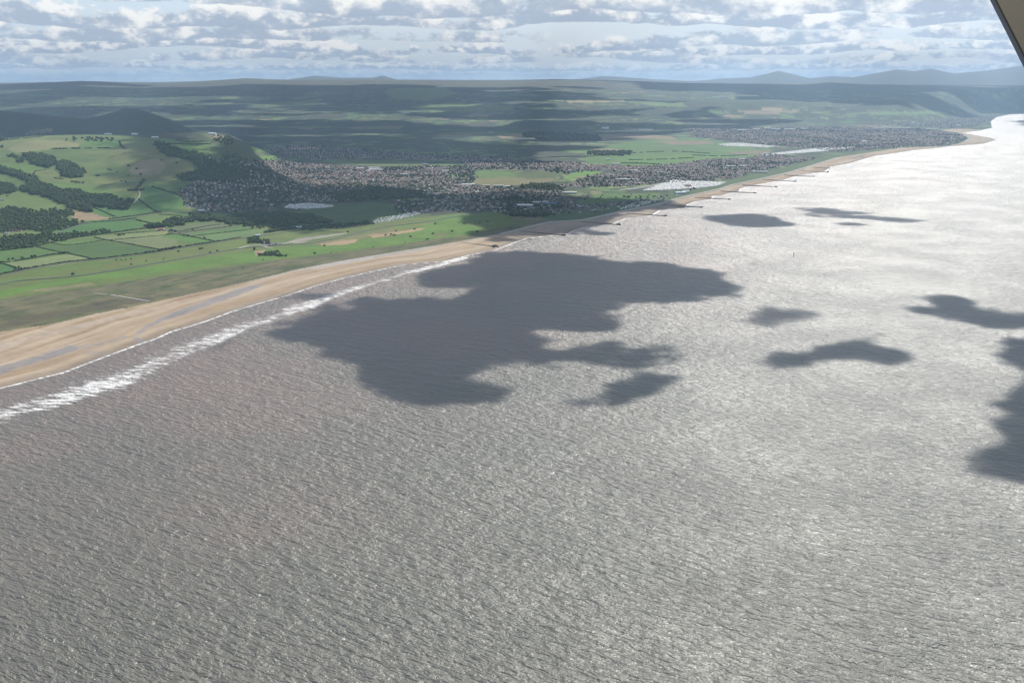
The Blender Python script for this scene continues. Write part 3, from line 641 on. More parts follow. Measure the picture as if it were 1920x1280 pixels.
# ------------------------------------------------------------------ helpers for things
rng = np.random.default_rng(7)
def tag(o, label=None, cat=None, group=None, kind=None):
    if label: o['label'] = label
    if cat: o['category'] = cat
    if group: o['group'] = group
    if kind: o['kind'] = kind
    return o
def empty(name, loc, rz=0.0, label=None, cat=None, group=None, s=1.0):
    o = bpy.data.objects.new(name, None); C.objects.link(o); o.location = loc; o.rotation_euler = (0, 0, rz)
    o.scale = (s, s, s) if np.isscalar(s) else s
    return tag(o, label, cat, group)
def simple(name, c, rough=0.85, var=0.0, sc=0.2):
    m, n, out = material(name)
    p = n.node('ShaderNodeNewGeometry').outputs['Position']
    f = n.noise(p, sc, 3.0, 0.6)
    bsdf(n, out, n.mix(f, tuple(v*(1-var) for v in c), tuple(min(1, v*(1+var)) for v in c)), rough); return m
def attr_mat(name, rough=0.85):
    m, n, out = material(name); p = n.node('ShaderNodeNewGeometry').outputs['Position']
    g = n.m('MULTIPLY_ADD', n.noise(p, 0.3, 3.0, 0.6), 0.5, 0.75)
    bsdf(n, out, n.mix(1.0, n.attr('Col', 'Color'), n.comb(g, g, g), 'MULTIPLY'), rough); return m
M_COL = attr_mat('painted_masonry')
M_ASPH = simple('asphalt', (0.10, 0.10, 0.105), 0.9, 0.2, 0.05)
M_BALL = simple('track_ballast', (0.13, 0.115, 0.10), 0.95, 0.3, 0.08)
M_PALE = simple('pale_concrete', (0.36, 0.34, 0.31), 0.9, 0.2, 0.03)
M_WOOD = simple('wet_timber', (0.045, 0.040, 0.036), 0.8, 0.4, 0.15)
M_ROCK = simple('dark_boulders', (0.050, 0.047, 0.045), 0.85, 0.5, 0.4)
M_BARK = simple('bark', (0.06, 0.045, 0.03), 0.9, 0.3, 1.0)
M_PLANK = simple('bleached_boards', (0.50, 0.46, 0.40), 0.8, 0.2, 0.3)
def leafmat(name, a, b_):
    m, n, out = material(name); p = n.node('ShaderNodeNewGeometry').outputs['Position']
    r = n.node('ShaderNodeObjectInfo').outputs['Random']
    f = n.m('ADD', n.noise(p, 0.035, 3.0, 0.6), n.m('MULTIPLY', n.m('SUBTRACT', r, 0.5), 0.3))
    f = n.m('ADD', f, n.m('MULTIPLY', n.m('SUBTRACT', n.noise(p, 0.6, 3.0, 0.7), 0.5), 0.7))
    bsdf(n, out, n.mix(n.ss(f, 0.25, 0.75), a, b_), 0.95, 0.1); return m
M_LEAF = leafmat('leaves', (0.009, 0.017, 0.006), (0.052, 0.080, 0.024))
M_HEDGE = leafmat('hedge_leaves', (0.020, 0.034, 0.012), (0.045, 0.065, 0.024))

ICO_V = []; t_ = (1+5**.5)/2
for a in (-1, 1):
    for b_ in (-t_, t_): ICO_V += [(a, b_, 0), (0, a, b_), (b_, 0, a)]
ICO_V = np.array(ICO_V)/math.hypot(1, t_)
ICO_F = []
for i in range(12):
    for j in range(i+1, 12):
        for k in range(j+1, 12):
            a, b_, c_ = ICO_V[i], ICO_V[j], ICO_V[k]
            if max(np.linalg.norm(a-b_), np.linalg.norm(b_-c_), np.linalg.norm(a-c_)) < 1.1:
                ICO_F.append((i, j, k) if np.dot(np.cross(b_-a, c_-a), a+b_+c_) > 0 else (i, k, j))
ICO_F = np.array(ICO_F)
def blobs(P, rad, hgt, seed=1):
    """many uneven leaf clumps as one array of triangles: centre, radius, half height"""
    r = np.random.default_rng(seed); n = len(P)
    J = 0.68 + 0.64*r.random((n, 12, 1)); a = r.random(n)*6.28
    v = ICO_V[None]*J; c, s_ = np.cos(a)[:, None], np.sin(a)[:, None]
    x = v[..., 0]*c - v[..., 1]*s_; y = v[..., 0]*s_ + v[..., 1]*c
    V = np.stack([x*rad[:, None], y*rad[:, None], v[..., 2]*hgt[:, None]], -1) + P[:, None, :]
    F = ICO_F[None] + (np.arange(n)*12)[:, None, None]
    return V.reshape(-1, 3), F.reshape(-1, 3)
def crown_mesh(k):
    r = np.random.default_rng(100+k)
    n = 11; P = r.normal(size=(n, 3)); P /= np.linalg.norm(P, axis=1)[:, None]
    P = P*np.array((0.55, 0.55, 0.42))*(0.6+0.5*r.random((n, 1))) + (0, 0, 0.95)
    V, F = blobs(P, 0.34+0.22*r.random(n), 0.28+0.2*r.random(n), 50+k)
    return new_mesh('crown', V, F, M_LEAF)
CROWNS = [crown_mesh(k) for k in range(5)]
def tube(pts, rad, seg=6):
    V = []; F = []
    for i, (p, r) in enumerate(zip(pts, rad)):
        for k in range(seg):
            a = 6.2832*k/seg; V.append((p[0]+r*math.cos(a), p[1]+r*math.sin(a), p[2]))
            if i: F.append(((i-1)*seg+k, (i-1)*seg+(k+1) % seg, i*seg+(k+1) % seg, i*seg+k))
    return V, F
tv_, tf_ = tube([(0,0,-.1),(0.02,0,0.3),(0,0.03,0.7)], [0.10, 0.07, 0.04]); TRUNK = new_mesh('trunk', tv_, tf_, M_BARK)

def box_house(L, W, H, Rf, over=0.4):
    """walls with gables, and the roof as two slopes with an overhang"""
    l, w_ = L/2, W/2
    WV = [(-l,-w_,-1),(l,-w_,-1),(l,w_,-1),(-l,w_,-1),(-l,-w_,H),(l,-w_,H),(l,w_,H),(-l,w_,H),(-l,0,H+Rf),(l,0,H+Rf)]
    WF = [(0,1,5,4),(2,3,7,6),(1,2,6,5),(3,0,4,7)]; WT = [(5,6,9),(7,4,8)]
    a = over; k = Rf/w_
    RV = [(-l-a,-w_-a,H-a*k),(l+a,-w_-a,H-a*k),(l+a,0,H+Rf),(-l-a,0,H+Rf),(-l-a,w_+a,H-a*k),(l+a,w_+a,H-a*k)]
    RV = [(x, y, z+0.12) for x, y, z in RV]
    RV += [(x, y, z-0.25) for x, y, z in RV]
    RF = [(0,1,2,3),(3,2,5,4),(0,6,7,1),(5,11,10,4)]
    return WV, WF, WT, RV, RF
def tri(F4, F3=()):
    out = []
    for a, b_, c_, d in F4: out += [(a,b_,c_),(a,c_,d)]
    return np.array(out + list(F3))
def colmesh(name, V, F, rgb, mat=None):
    me = new_mesh(name, V, F, mat or M_COL); color_attr(me, 'Col', np.asarray(rgb) if np.ndim(rgb) == 2 else np.tile(rgb, (len(V), 1))); return me
def quad_solid(x0, x1, y0, y1, z0, z1):
    V = [(x, y, z) for z in (z0, z1) for y in (y0, y1) for x in (x0, x1)]
    return V, [(0,2,3,1),(4,5,7,6),(0,1,5,4),(2,6,7,3),(0,4,6,2),(1,3,7,5)]

def path3(P, step=14.0, sm=True):
    P = smooth_line(P, 5) if sm else np.array(P, float)
    g = ground(P[:, 0], P[:, 1])[:, :2]
    seg = np.hypot(*np.diff(g, axis=0).T); s = np.concatenate([[0], np.cumsum(seg)])
    t = np.linspace(0, s[-1], max(2, int(s[-1]/step)+1))
    return np.stack([np.interp(t, s, g[:, 0]), np.interp(t, s, g[:, 1])], -1)
def ribbon(name, P, width, lift, mat, step=14.0, **kw):
    q = path3(P, step); t = np.gradient(q, axis=0); t /= np.linalg.norm(t, axis=1)[:, None] + 1e-9
    nrm = np.stack([-t[:, 1], t[:, 0]], -1)*width/2
    A = q+nrm; B = q-nrm
    zc = np.maximum.reduce([Hlook(A[:, 0], A[:, 1]), Hlook(B[:, 0], B[:, 1]), Hlook(q[:, 0], q[:, 1])]) + lift
    n = len(q)
    V = np.vstack([np.column_stack([A, zc]), np.column_stack([B, zc]), np.column_stack([A, zc-lift-2]), np.column_stack([B, zc-lift-2])])
    i = np.arange(n-1)
    F = np.vstack([np.stack([i, i+n, i+n+1, i+1], -1), np.stack([i, i+1, i+1+2*n, i+2*n], -1), np.stack([i+n, i+3*n, i+3*n+1, i+n+1], -1)])
    o = new_obj(name, new_mesh(name, V, F, mat)); return tag(o, **kw)

# ------------------------------------------------------------------ roads, railway, promenade
L1 = [(-60,540),(0,533),(40,526),(140,518),(220,506),(300,492),(370,480),(430,469),(480,463),(530,459),(570,457),(600,453),(640,445),(680,434),(720,426),(760,421),(800,416),(850,407),(895,399)]
L2 = [(-60,526),(0,517),(40,508),(65,503),(120,494),(178,487),(220,483),(275,476),(320,469),(360,462),(400,456),(450,447),(480,443),(510,439),(560,432),(600,426),(650,420),(720,411),(800,401),(880,395)]
L3 = [(95,441),(130,428),(165,418),(215,412),(260,406),(300,399.5),(350,397),(400,398),(440,402),(480,400)]
ribbon('links_track', L1, 9, 1.6, M_ASPH, label='grey raised track crossing the golf links from end to end', kind='structure')
ribbon('railway', L2, 9, 1.2, M_BALL, label='railway line between the small fields and the golf links', kind='structure')
ribbon('road', L3, 8, 0.8, M_ASPH, label='main road curving along the foot of the hillside', kind='structure')
ribbon('road', [(446,466),(470,460),(490,460),(500,464),(512,466)], 8, 0.8, M_PALE, label='pale drive to the golf clubhouse', kind='structure')
ribbon('road', [(488,462),(505,459),(530,457),(560,451),(600,446),(650,437)], 10, 0.8, M_PALE, label='pale lane running from the clubhouse car park', kind='structure')
ribbon('promenade', [(935,440),(965,433),(1027,418),(1090,413),(1127,405.5),(1180,393.5),(1222,385.5),(1272,372.5),(1310,363.5),(1347,355.5),(1372,347.5),(1400,341.5),(1480,323.5),(1530,308.5),(1565,297.5)], 16, 2.6, M_PALE, label='pale promenade and sea wall along the top of the beach', kind='structure')
for P, w_, lb in (([(817,322),(832,317),(850,312)], 16, 'pale straight street at the back of the town'), ([(1023,317.5),(1041,311)], 14, 'short pale street on the plain side of the town'),
                  ([(1160,357),(1195,352),(1240,345),(1262,340)], 20, 'pale road beside the white caravan park'), ([(1178,356),(1215,351),(1245,346)], 12, 'narrower pale road inside the caravan park'), ([(1768,271),(1780,267),(1785,259),(1786,254)], 36, 'pale curved road in the far seaside resort'),
                  ([(1358,319),(1366,313),(1372,309)], 22, 'pale slanting road between the bungalows'), ([(1042,350),(1082,344)], 16, 'pale street crossing the middle of the town'),
                  ([(250,382),(262,366),(258,352)], 5, 'narrow lane climbing the hillside between trees')):
    ribbon('road', P, w_, 1.0, M_PALE, label=lb, kind='structure')
bw_ = ribbon('boardwalk', [(207,553.2),(240,559),(280,565.5)], 4, 1.8, M_PLANK, label='long pale boardwalk across the brown dunes to the beach', cat='boardwalk')
bw2 = ribbon('boardwalk', [(177,551),(190,552),(202,553)], 3, 1.8, M_PLANK, label='short pale end piece of path behind the long boardwalk', cat='boardwalk')

# ------------------------------------------------------------------ hedges: one thing per run
def hedge(P, wd, ht, label, gaps=0.0, group='hedges between the fields'):
    q = path3(P, 6.0, sm=True)
    if gaps: q = q[vnoise(q[:, 0]/40, q[:, 1]/40, 17) > gaps]
    far = np.median(q[:, 1]); st = max(1, int(far/7000)); q = q[::st]
    r = np.random.default_rng(len(P)*31+int(abs(P[0][0])))
    q = q + r.normal(size=q.shape)*wd*0.18
    rad = wd*(0.7+0.6*r.random(len(q)))*(1+0.25*(st-1)); hh = ht*(0.5+0.6*r.random(len(q)))
    z = Hlook(q[:, 0], q[:, 1]) + hh*0.45
    V, F = blobs(np.column_stack([q, z]), rad*0.75+2.2, hh, len(q))
    tag(new_obj('hedge', new_mesh('hedge', V, F, M_HEDGE)), label, 'hedge', group)
HEDGES = [
 ([(62,461),(95,469),(128,475),(177,486)], 3, 2.5, 'dark hedge slanting from the scrub down to the railway', 0),
 ([(0,491),(15,491),(60,484),(100,477),(127,474)], 4, 3.5, 'gappy bushy hedge above the pale green field', 0.25),
 ([(0,493),(18,498),(36,504)], 3, 2.5, 'short hedge at the left end of the pale field', 0),
 ([(178,445),(200,450),(240,457),(295,467),(310,469)], 3, 2.5, 'hedge along the right side of the large dark green field', 0),
 ([(205,450),(250,446),(318,440)], 2.5, 2, 'thin hedge between the two pale fields', 0.1),
 ([(314,439),(340,440),(370,446),(402,452)], 3, 2.5, 'hedge on the right of the bright green field corner', 0.1),
 ([(215,439),(260,436),(300,433)], 2.5, 2, 'thin hedge left of the orange roofed farmyard', 0),
 ([(318,437),(350,431),(400,422),(412,421)], 2.5, 2, 'hedge between the two dark strip fields', 0.1),
 ([(335,436.5),(380,431),(430,425)], 2.5, 2, 'hedge above the middle green strip field', 0.1),
 ([(360,443),(400,438),(460,431),(480,428)], 2.5, 2, 'hedge above the lowest pale strip field', 0),
 ([(94,455),(120,459),(150,457),(195,450)], 2.5, 2, 'curved hedge under the light green field by the scrub', 0.1),
 ([(0,514),(45,505.5),(65,501),(120,492),(178,485.5),(220,481),(275,474),(320,467),(360,460),(400,454),(450,446)], 4, 3.5, 'long dark hedge following the railway', 0.12),
 ([(500,436),(530,431),(560,427),(600,424),(640,421)], 14, 7, 'broad dark belt of bushes on the railway bank', 0),
 ([(260,373),(275,385),(290,395),(300,398)], 3.5, 3.5, 'hedge curving down to the road junction', 0),
 ([(286,350),(305,356),(325,362),(342,368)], 5, 4.5, 'thick hedge between hillside field and suburb', 0.1),
 ([(172,388),(190,395),(215,406)], 3, 3, 'hedge from the wood to the main road', 0),
 ([(205,411),(250,405),(290,399),(300,398)], 4, 3.5, 'hedge on the upper side of the main road', 0.1),
 ([(115,432),(140,423),(170,417),(215,414),(255,409)], 3.5, 3, 'hedge on the lower side of the main road', 0),
 ([(255,412),(275,417),(300,421),(320,424)], 4, 3.5, 'hedge curving into the row of dark trees', 0),
 ([(300,402),(330,404),(360,409),(378,415)], 3, 2.5, 'hedge dividing the two light green triangular fields', 0),
 ([(0,470),(60,463),(95,455),(140,446),(200,438),(265,429),(310,425)], 4.5, 4, 'long hedge running below the saturated green field', 0.1),
 ([(38,287),(60,282),(85,280),(120,279),(150,278.5),(175,278),(205,278)], 6, 6, 'line of hedgerow bushes across the upper hillside', 0.42),
 ([(224,265),(228,275),(236,279)], 6, 5, 'short dark hedge dropping from the hill crest', 0),
 ([(0,264),(35,260),(80,256)], 5, 4, 'hedge close under the hill crest at its left end', 0.2),
 ([(62,335),(66,322),(85,319)], 4, 3, 'hedge round the small rough field beside the woods', 0.2),
 ([(195,315),(215,321),(245,331)], 4, 3, 'faint bushy line on the open hillside', 0.5),
 ([(103,334),(118,336)], 5, 4, 'short hedge under the lower wood', 0),
 ([(135,340),(150,342),(158,343)], 5, 4, 'row of small bushes below the two woods', 0.45),
 ([(270,337),(262,348),(254,356)], 7, 7, 'bushy line along the upper end of the hillside lane', 0),
 ([(242,357),(258,357),(270,356)], 8, 7, 'dark clump of bushes around the lane bend', 0),
 ([(310,283),(345,288),(378,292)], 6, 5, 'hedge under the bright fields near the hill spur', 0.1),
 ([(285,272),(330,270),(395,271)], 6, 5, 'hedge between the two highest bright fields', 0.2),
 ([(330,262),(350,266),(398,265)], 6, 5, 'topmost hedge next to the hill spur', 0.2),
 ([(1010,296),(1060,294),(1110,293),(1170,287)], 7, 5, 'dark hedge near the isolated farm on the green plain', 0.2),
 ([(1180,300),(1240,299),(1300,296)], 7, 5, 'broken hedge across the middle of the green plain', 0.3),
 ([(1130,291),(1190,287),(1260,284),(1330,288)], 7, 5, 'long thin hedge across the back of the green plain', 0.35),
 ([(1300,291),(1350,293),(1400,291)], 7, 5, 'hedge at the right end of the green plain', 0.3),
 ([(1165,306),(1210,307),(1235,308)], 8, 6, 'hedge on the town edge of the green plain', 0.2)]
for h in HEDGES: hedge(*h)

# ------------------------------------------------------------------ trees
TREES = []   # x, y, z, half width, height, label key
def inpoly_world(P, sp, seed, jit=0.4, hash_keep=1.0, rag=0.0):
    """points on a loose world grid whose place in the view lies inside P"""
    P = np.array(P, float); r = np.random.default_rng(seed)
    g = ground(*np.vstack([P, [(P[:, 0].min(), P[:, 1].max()), (P[:, 0].max(), P[:, 1].max()), (P[:, 0].min(), P[:, 1].min()), (P[:, 0].max(), P[:, 1].min())]]).T)
    lo = g.min(0); hi = g.max(0)
    gx = np.arange(lo[0], hi[0], sp); gy = np.arange(lo[1], hi[1], sp)
    A, B = np.meshgrid(gx, gy); A = A.ravel(); B = B.ravel()
    qx, qy = to_px(A, B, Hlook(A, B)); m = inside(P, qx + fbm(A/45, B/45, 3, 31)*14*rag, qy + fbm(A/45, B/45, 3, 32)*8*rag); A = A[m]; B = B[m]
    k = r.random(len(A)) < hash_keep; A = A[k]; B = B[k]
    A = A + r.normal(size=len(A))*sp*jit; B = B + r.normal(size=len(B))*sp*jit
    return A, B, Hlook(A, B)
def wood(P, sp, rad, ht, key, seed, keep=1.0):
    A, B, Zz = inpoly_world(P, sp, seed, 0.35, keep, 1.0)
    r = np.random.default_rng(seed+1)
    for a, b_, z, q in zip(A, B, Zz, r.random(len(A))): TREES.append((a, b_, z, rad*(0.75+0.5*q), ht*(0.7+0.55*r.random()), key))
WOODS = [
 ([(45,290),(56,289),(87,292),(106,301),(104,307),(87,315),(60,307),(50,300)], 11, 7.5, 14, 'upper'),
 ([(109,307),(122,302),(144,311),(157,322),(154,330),(135,336),(120,331),(110,317)], 11, 7.5, 14, 'lower'),
 ([(17,291),(26,290),(28,293),(40,295),(44,304),(34,304),(33,297),(18,294)], 12, 7, 11, 'upper'),
 ([(0,315),(31,321),(50,327),(70,336),(80,346),(94,349),(112,357),(150,360),(169,366),(200,366),(219,374),(232,380),(242,375),(247,376),(242,390),(236,393),(200,391),(171,387),(173,399),(137,391),(122,385),(87,369),(41,359),(41,352),(54,346),(47,337),(0,323),(-60,318),(-60,309)], 11, 7.5, 14, 'long'),
 ([(-60,342),(0,345),(20,347),(31,355),(29,360),(0,365),(-60,366)], 11, 7.5, 14, 'left'),
 ([(-60,396),(0,394),(20,389),(60,394),(110,395),(137,396),(136,405),(112,408),(130,414),(160,415),(110,432),(92,436),(70,434),(60,428),(40,432),(0,436),(-60,440)], 13, 6.5, 10, 'scrub'),
 ([(-60,452),(0,446),(30,441),(75,440),(95,434),(104,441),(150,437),(200,432),(209,436),(140,446),(95,454),(60,462),(0,466),(-60,476)], 12, 6, 9, 'belt'),
 ([(265,428),(285,423),(303,421),(315,413),(330,413),(338,411),(348,414),(366,412),(366,417),(330,423),(300,427)], 10, 7, 13, 'row'),
 ([(359,402),(375,402),(395,405),(402,410),(402,416),(376,416),(361,409)], 9, 5.5, 14, 'conifer'),
 ([(400,414),(410,408),(425,409),(440,402),(480,398),(530,400),(580,404),(610,411),(622,415),(600,420),(540,421),(470,423),(430,421)], 11, 6.3, 11, 'dark'),
 ([(287,266),(310,273),(345,283),(385,290),(400,302),(440,318),(470,330),(445,340),(345,339),(337,327),(372,322),(376,312),(350,299),(310,291)], 15, 8.5, 13, 'scarp'),
 ([(400,302),(430,285),(470,300),(540,322),(520,332),(470,328),(440,318)], 26, 7, 7, 'scarp'),
 ([(980,252),(1030,248.5),(1120,256),(1122,263),(1040,264),(985,257)], 30, 17, 20, 'plainwood'),
 ([(1098,286),(1110,284),(1185,284),(1183,290),(1150,292),(1120,291)], 24, 13, 14, 'farmwood'),
 ([(700,352),(760,356),(800,362),(760,372),(700,374),(640,378),(620,372)], 17, 8, 13, 'town'),
 ([(975,350),(1000,346),(1030,346),(1046,350),(1020,354),(985,354)], 15, 8, 14, 'town'),
 ([(940,402),(960,400),(1000,402),(1026,403),(1020,407),(960,406)], 12, 7, 11, 'links_end'),
 ([(395,258),(425,258),(440,266),(430,272),(410,268)], 24, 8, 9, 'scarp'),
 ([(120,262),(160,258),(220,260),(218,265),(170,266)], 30, 9, 10, 'crest'), ([(0,262),(14,259),(14,263),(0,266)], 24, 9, 10, 'crest'), ([(0,274),(8,273.5),(8,277),(0,278)], 14, 8, 10, 'crest'),
 ([(480,476),(500,471.5),(520,472),(528,476),(508,480),(488,479)], 9, 4.6, 6, 'clump'), ([(505,478),(527,478),(542,480),(520,482),(508,481)], 8, 4, 6, 'clump'),
 ([(466,447),(480,444),(486,447),(480,450),(466,450)], 10, 6.5, 9, 'club'), ([(466,452),(480,449),(500,450),(508,453),(505,457),(490,457),(476,455),(464,456)], 10, 5.5, 9, 'club'),
 ([(440,425),(500,421),(560,422),(540,428),(470,427)], 17, 6, 8, 'dark'), ([(560,430),(640,422),(700,415),(700,419),(640,427),(580,432)], 15, 7, 8, 'dark')]
for i, (P, sp, rad, ht, key) in enumerate(WOODS): wood(P, sp, rad, ht, key, 200+i, 0.62 if key in ('scrub', 'belt', 'crest') else 0.93)
def singles(L, key, rad=6.5, ht=10):
    for px, py in L:
        g = ground(px, py)[0]; TREES.append((g[0], g[1], g[2], rad*(0.85+0.3*rng.random()), ht*(0.85+0.3*rng.random()), key))
singles([(241,312),(256,317.5),(264,328.5),(331,307),(372,311),(378,314),(303,302),(120,312)], 'hillside_lone', 9, 11)
singles([(135,341),(143,342),(149,342.5),(156,343),(228,340),(236,341.5),(185,330),(181,330),(14,368)], 'hillside_bush', 7, 7)
singles([(16,487),(25,486),(42,484),(60,482),(66,481),(112,476),(120,475.5),(122,475)], 'pale_hedge_tree', 5.5, 7)
singles([(137,516)], 'track_tree', 7, 9)
singles([(140,437)], 'road_tree', 9, 13)
singles([(36,501),(29,505),(40,504.5),(46,504)], 'left_end', 5, 6)
singles([(274,474.5),(282,474),(290,473),(300,471),(305,469),(312,468),(318,467.5),(324,467),(330,464.5),(337,464)], 'rail_clump', 6.5, 8)
singles([(379,466),(375,467),(335,471.5),(408,470.5),(394,474)], 'links_bush', 6, 5)
singles([(226,441),(222,442),(232,440.5)], 'pale_pair', 6.5, 7)
singles([(318,434),(323,433),(329,434.5)], 'farm_tree', 7, 9)
singles([(433,423.5),(362,431),(345,442),(352,443),(384,447)], 'strip_tree', 5.5, 7)
singles([(477,470)], 'club_pine', 6, 13)
singles([(590,475.5)], 'dune_bush', 6, 6)
singles([(608,461),(652,435)], 'dune_edge_bush', 5.5, 5)
singles([(218,488),(228,487.5),(236,487),(246,486),(246,496),(307,486),(274,489)], 'links_scrub', 3.5, 3.5)
singles([(777,430),(816,420),(812,438.5),(770,444),(802,449),(723,441),(733,440),(743,434),(848,434),(895,435),(900,418),(870,420),(915,416),(740,441)], 'far_links', 6, 5)
singles([(455,503.5),(493,487),(620,474.5),(700,463),(760,455)], 'dune_small', 3.5, 2.5)
# garden and street trees of the towns
TREE_LABEL = {
 'upper': ('tree in the upper small hillside wood', 'trees of the upper hillside wood'),
 'lower': ('tree in the lower small hillside wood', 'trees of the lower hillside wood'),
 'long': ('tree in the long wood down the hillside', 'trees of the long hillside wood'),
 'left': ('tree in the wood at the hillside edge', 'trees of the wood at the left edge'),
 'scrub': ('tree in the loose wood around the red farm', 'trees around the red roofed farm'),
 'belt': ('low tree in the scrub belt below the main road', 'trees of the scrub belt'),
 'row': ('round tree in the row above the strip fields', 'row of trees above the strip fields'),
 'conifer': ('slim tree in the block by the triangular field', 'trees of the small planted block'),
 'dark': ('dark tree in the shaded wood below the suburb', 'trees of the shaded wood'),
 'scarp': ('bushy tree on the steep slope of the hill spur', 'trees on the steep slope'),
 'plainwood': ('tree in the long dark wood on the far plain', 'trees of the far plain wood'),
 'farmwood': ('tree in the belt round the isolated farm on the plain', 'trees round the plain farm'),
 'town': ('dark tree among the houses of the town', 'trees among the town houses'),
 'links_end': ('dark tree in the belt at the town end of the golf links', 'trees at the end of the links'),
 'crest': ('tree on the crest of the field covered hill', 'trees on the hill crest'),
 'clump': ('bent tree in the oval clump on the links', 'trees of the oval clump'),
 'club': ('dark tree sheltering the golf clubhouse', 'trees by the clubhouse'),
 'hillside_lone': ('single round tree standing on the open hillside pasture', 'lone trees on the hillside'),
 'hillside_bush': ('small dark bush on the open hillside pasture', 'bushes on the hillside'),
 'pale_hedge_tree': ('small tree in the hedge above the pale field', 'hedge trees above the pale field'),
 'track_tree': ('solitary dark tree right beside the grey links track', None),
 'road_tree': ('tall round tree alone on the lower side of the main road', None),
 'left_end': ('low tree in the clump at the railway end', 'clump at the left railway end'),
 'rail_clump': ('tree in the dark clump along the railway hedge', 'clump along the railway hedge'),
 'links_bush': ('dark round bush between railway and links track', 'bushes between railway and track'),
 'pale_pair': ('tree in the little clump at the left end of the pale fields', 'little clump by the pale fields'),
 'farm_tree': ('tree right of the small orange roofed farmyard', 'trees by the orange farmyard'),
 'strip_tree': ('small tree on a hedge of the strip fields', 'small trees by the strip fields'),
 'club_pine': ('solitary tall dark tree left of the oval clump on the links', None),
 'dune_bush': ('round dark bush alone at the dune edge right of the oval clump', None),
 'dune_edge_bush': ('small bush where the links meet the dunes', 'bushes at the dune edge'),
 'links_scrub': ('tiny gorse bush on the rough of the golf links', 'gorse bushes on the links'),
 'far_links': ('dark bush on the farther half of the golf links', 'bushes on the far links'),
 'dune_small': ('low bush on the brown dunes', 'bushes on the dunes')}

# ------------------------------------------------------------------ houses
HOUSES = []   # x, y, z, rot, L, W, H, roof rise, wall rgb, roof rgb, district
OPEN = [P for P in ([(889,318),(960,320),(992,325),(1050,317),(1062,326),(1045,348),(920,352),(880,346),(884,330)], [(840,326),(880,327),(883,334),(846,334)], [(1052,337),(1072,323),(1090,319),(1132,321),(1120,329),(1080,333)],
        [(1080,378),(1130,362),(1245,362),(1232,372),(1160,378),(1100,384)], [(1165,360),(1200,349),(1250,337),(1370,340),(1340,352),(1300,356)], [(700,352),(760,356),(800,362),(760,372),(700,374),(650,376)], [(1690,241),(1705,239),(1705,242),(1690,243)])]
WALLS = [(0.62,0.60,0.55),(0.55,0.50,0.42),(0.70,0.69,0.66),(0.30,0.17,0.12),(0.42,0.36,0.30),(0.36,0.33,0.30)]
ROOFS = {'d': [(0.075,0.075,0.085),(0.10,0.095,0.095),(0.14,0.085,0.065),(0.12,0.115,0.11)], 'r': [(0.16,0.085,0.065),(0.20,0.115,0.085),(0.11,0.095,0.095),(0.09,0.09,0.10),(0.14,0.095,0.085),(0.30,0.28,0.26)]}
def district(name, sp, rot, keep, rf, sc=1.0, seed=0, trees=0.5):
    P = TOWNS[name]; A, B, Zz = inpoly_world(P, sp*sc, 300+seed, 0.0, 1.0)
    r = np.random.default_rng(400+seed); c, s_ = math.cos(rot), math.sin(rot)
    # snap to streets: rows sp apart in a turned frame
    u = A*c+B*s_; v = -A*s_+B*c
    u = np.round(u/(sp*0.82))*sp*0.82; v = np.round(v/(sp*1.2))*sp*1.2
    key = np.unique(np.stack([u, v], -1), axis=0); u, v = key.T
    A = u*c-v*s_; B = u*s_+v*c
    A = A + r.normal(size=len(A))*2.2; B = B + r.normal(size=len(B))*2.2
    dens = fbm(A/260, B/260, 3, seed+3)
    Zz = Hlook(A, B); px, py = to_px(A, B, Zz); m = inside(P, px, py) & (r.random(len(A)) < keep*np.clip(1+4.5*dens, 0.12, 1.7))
    for Q in OPEN: m &= ~inside(Q, px, py)
    for a, b_, z in zip(A[m], B[m], Zz[m]):
        w_ = WALLS[int(r.choice(6, p=(.30,.16,.16,.14,.12,.12)))]; q = ROOFS[rf]; ro = q[r.integers(len(q))]
        HOUSES.append((a, b_, z, rot + (0 if r.random() < .6 else math.pi/2) + r.normal()*0.08, 11+5*r.random(), 8+2*r.random(), 4.6+1.6*r.random(), 2.4+1.2*r.random(), w_, ro, name))
    nt = int(m.sum()*trees); k = r.integers(0, len(A), nt)
    for a, b_, q in zip(A[k]+r.normal(size=nt)*12, B[k]+r.normal(size=nt)*12, r.random(nt)):
        TREES.append((a, b_, float(Hlook(a, b_)), 4.0+3.5*q, 6+5*q, 'town'))
district('hillside', 26, 0.3, 0.36, 'd', seed=1, trees=3.2)
district('centre', 23, 0.75, 0.50, 'r', seed=2, trees=2.1)
district('seaside', 24, 0.55, 0.40, 'd', seed=3, trees=2.4)
district('plain', 23, 0.95, 0.56, 'r', seed=4, trees=1.3)
district('resort', 28, 0.45, 0.50, 'r', seed=5, trees=1.2)
district('village', 30, 0.2, 0.45, 'd', seed=6, trees=1.0)
district('beach_houses', 27, 0.95, 0.25, 'd', seed=7, trees=1.2)
district('spur', 45, 0.2, 0.5, 'd', seed=8, trees=0.6)
DIST_LABEL = {'hillside': 'small house in the leafy shaded suburb at the foot of the hillside', 'centre': 'small house in the sunlit centre of the town below the hill',
 'seaside': 'small house in the shaded town quarter next to the golf links', 'plain': 'small house in the estates between the beach and the green plain',
 'resort': 'small house in the far seaside resort at the headland', 'village': 'small house in the village behind the hill spur', 'beach_houses': 'small house in the shaded quarter close to the beach', 'spur': 'small house on the far bay shore'}
RN = {(0.075,0.075,0.085):'slate', (0.10,0.095,0.095):'dark', (0.14,0.085,0.065):'brown', (0.12,0.115,0.11):'grey', (0.16,0.085,0.065):'red brown', (0.20,0.115,0.085):'red', (0.11,0.095,0.095):'dark brown', (0.09,0.09,0.10):'slate', (0.14,0.095,0.085):'brown', (0.30,0.28,0.26):'pale'}
WN = dict(zip(WALLS, ('cream', 'buff', 'white', 'brick', 'stone', 'grey')))
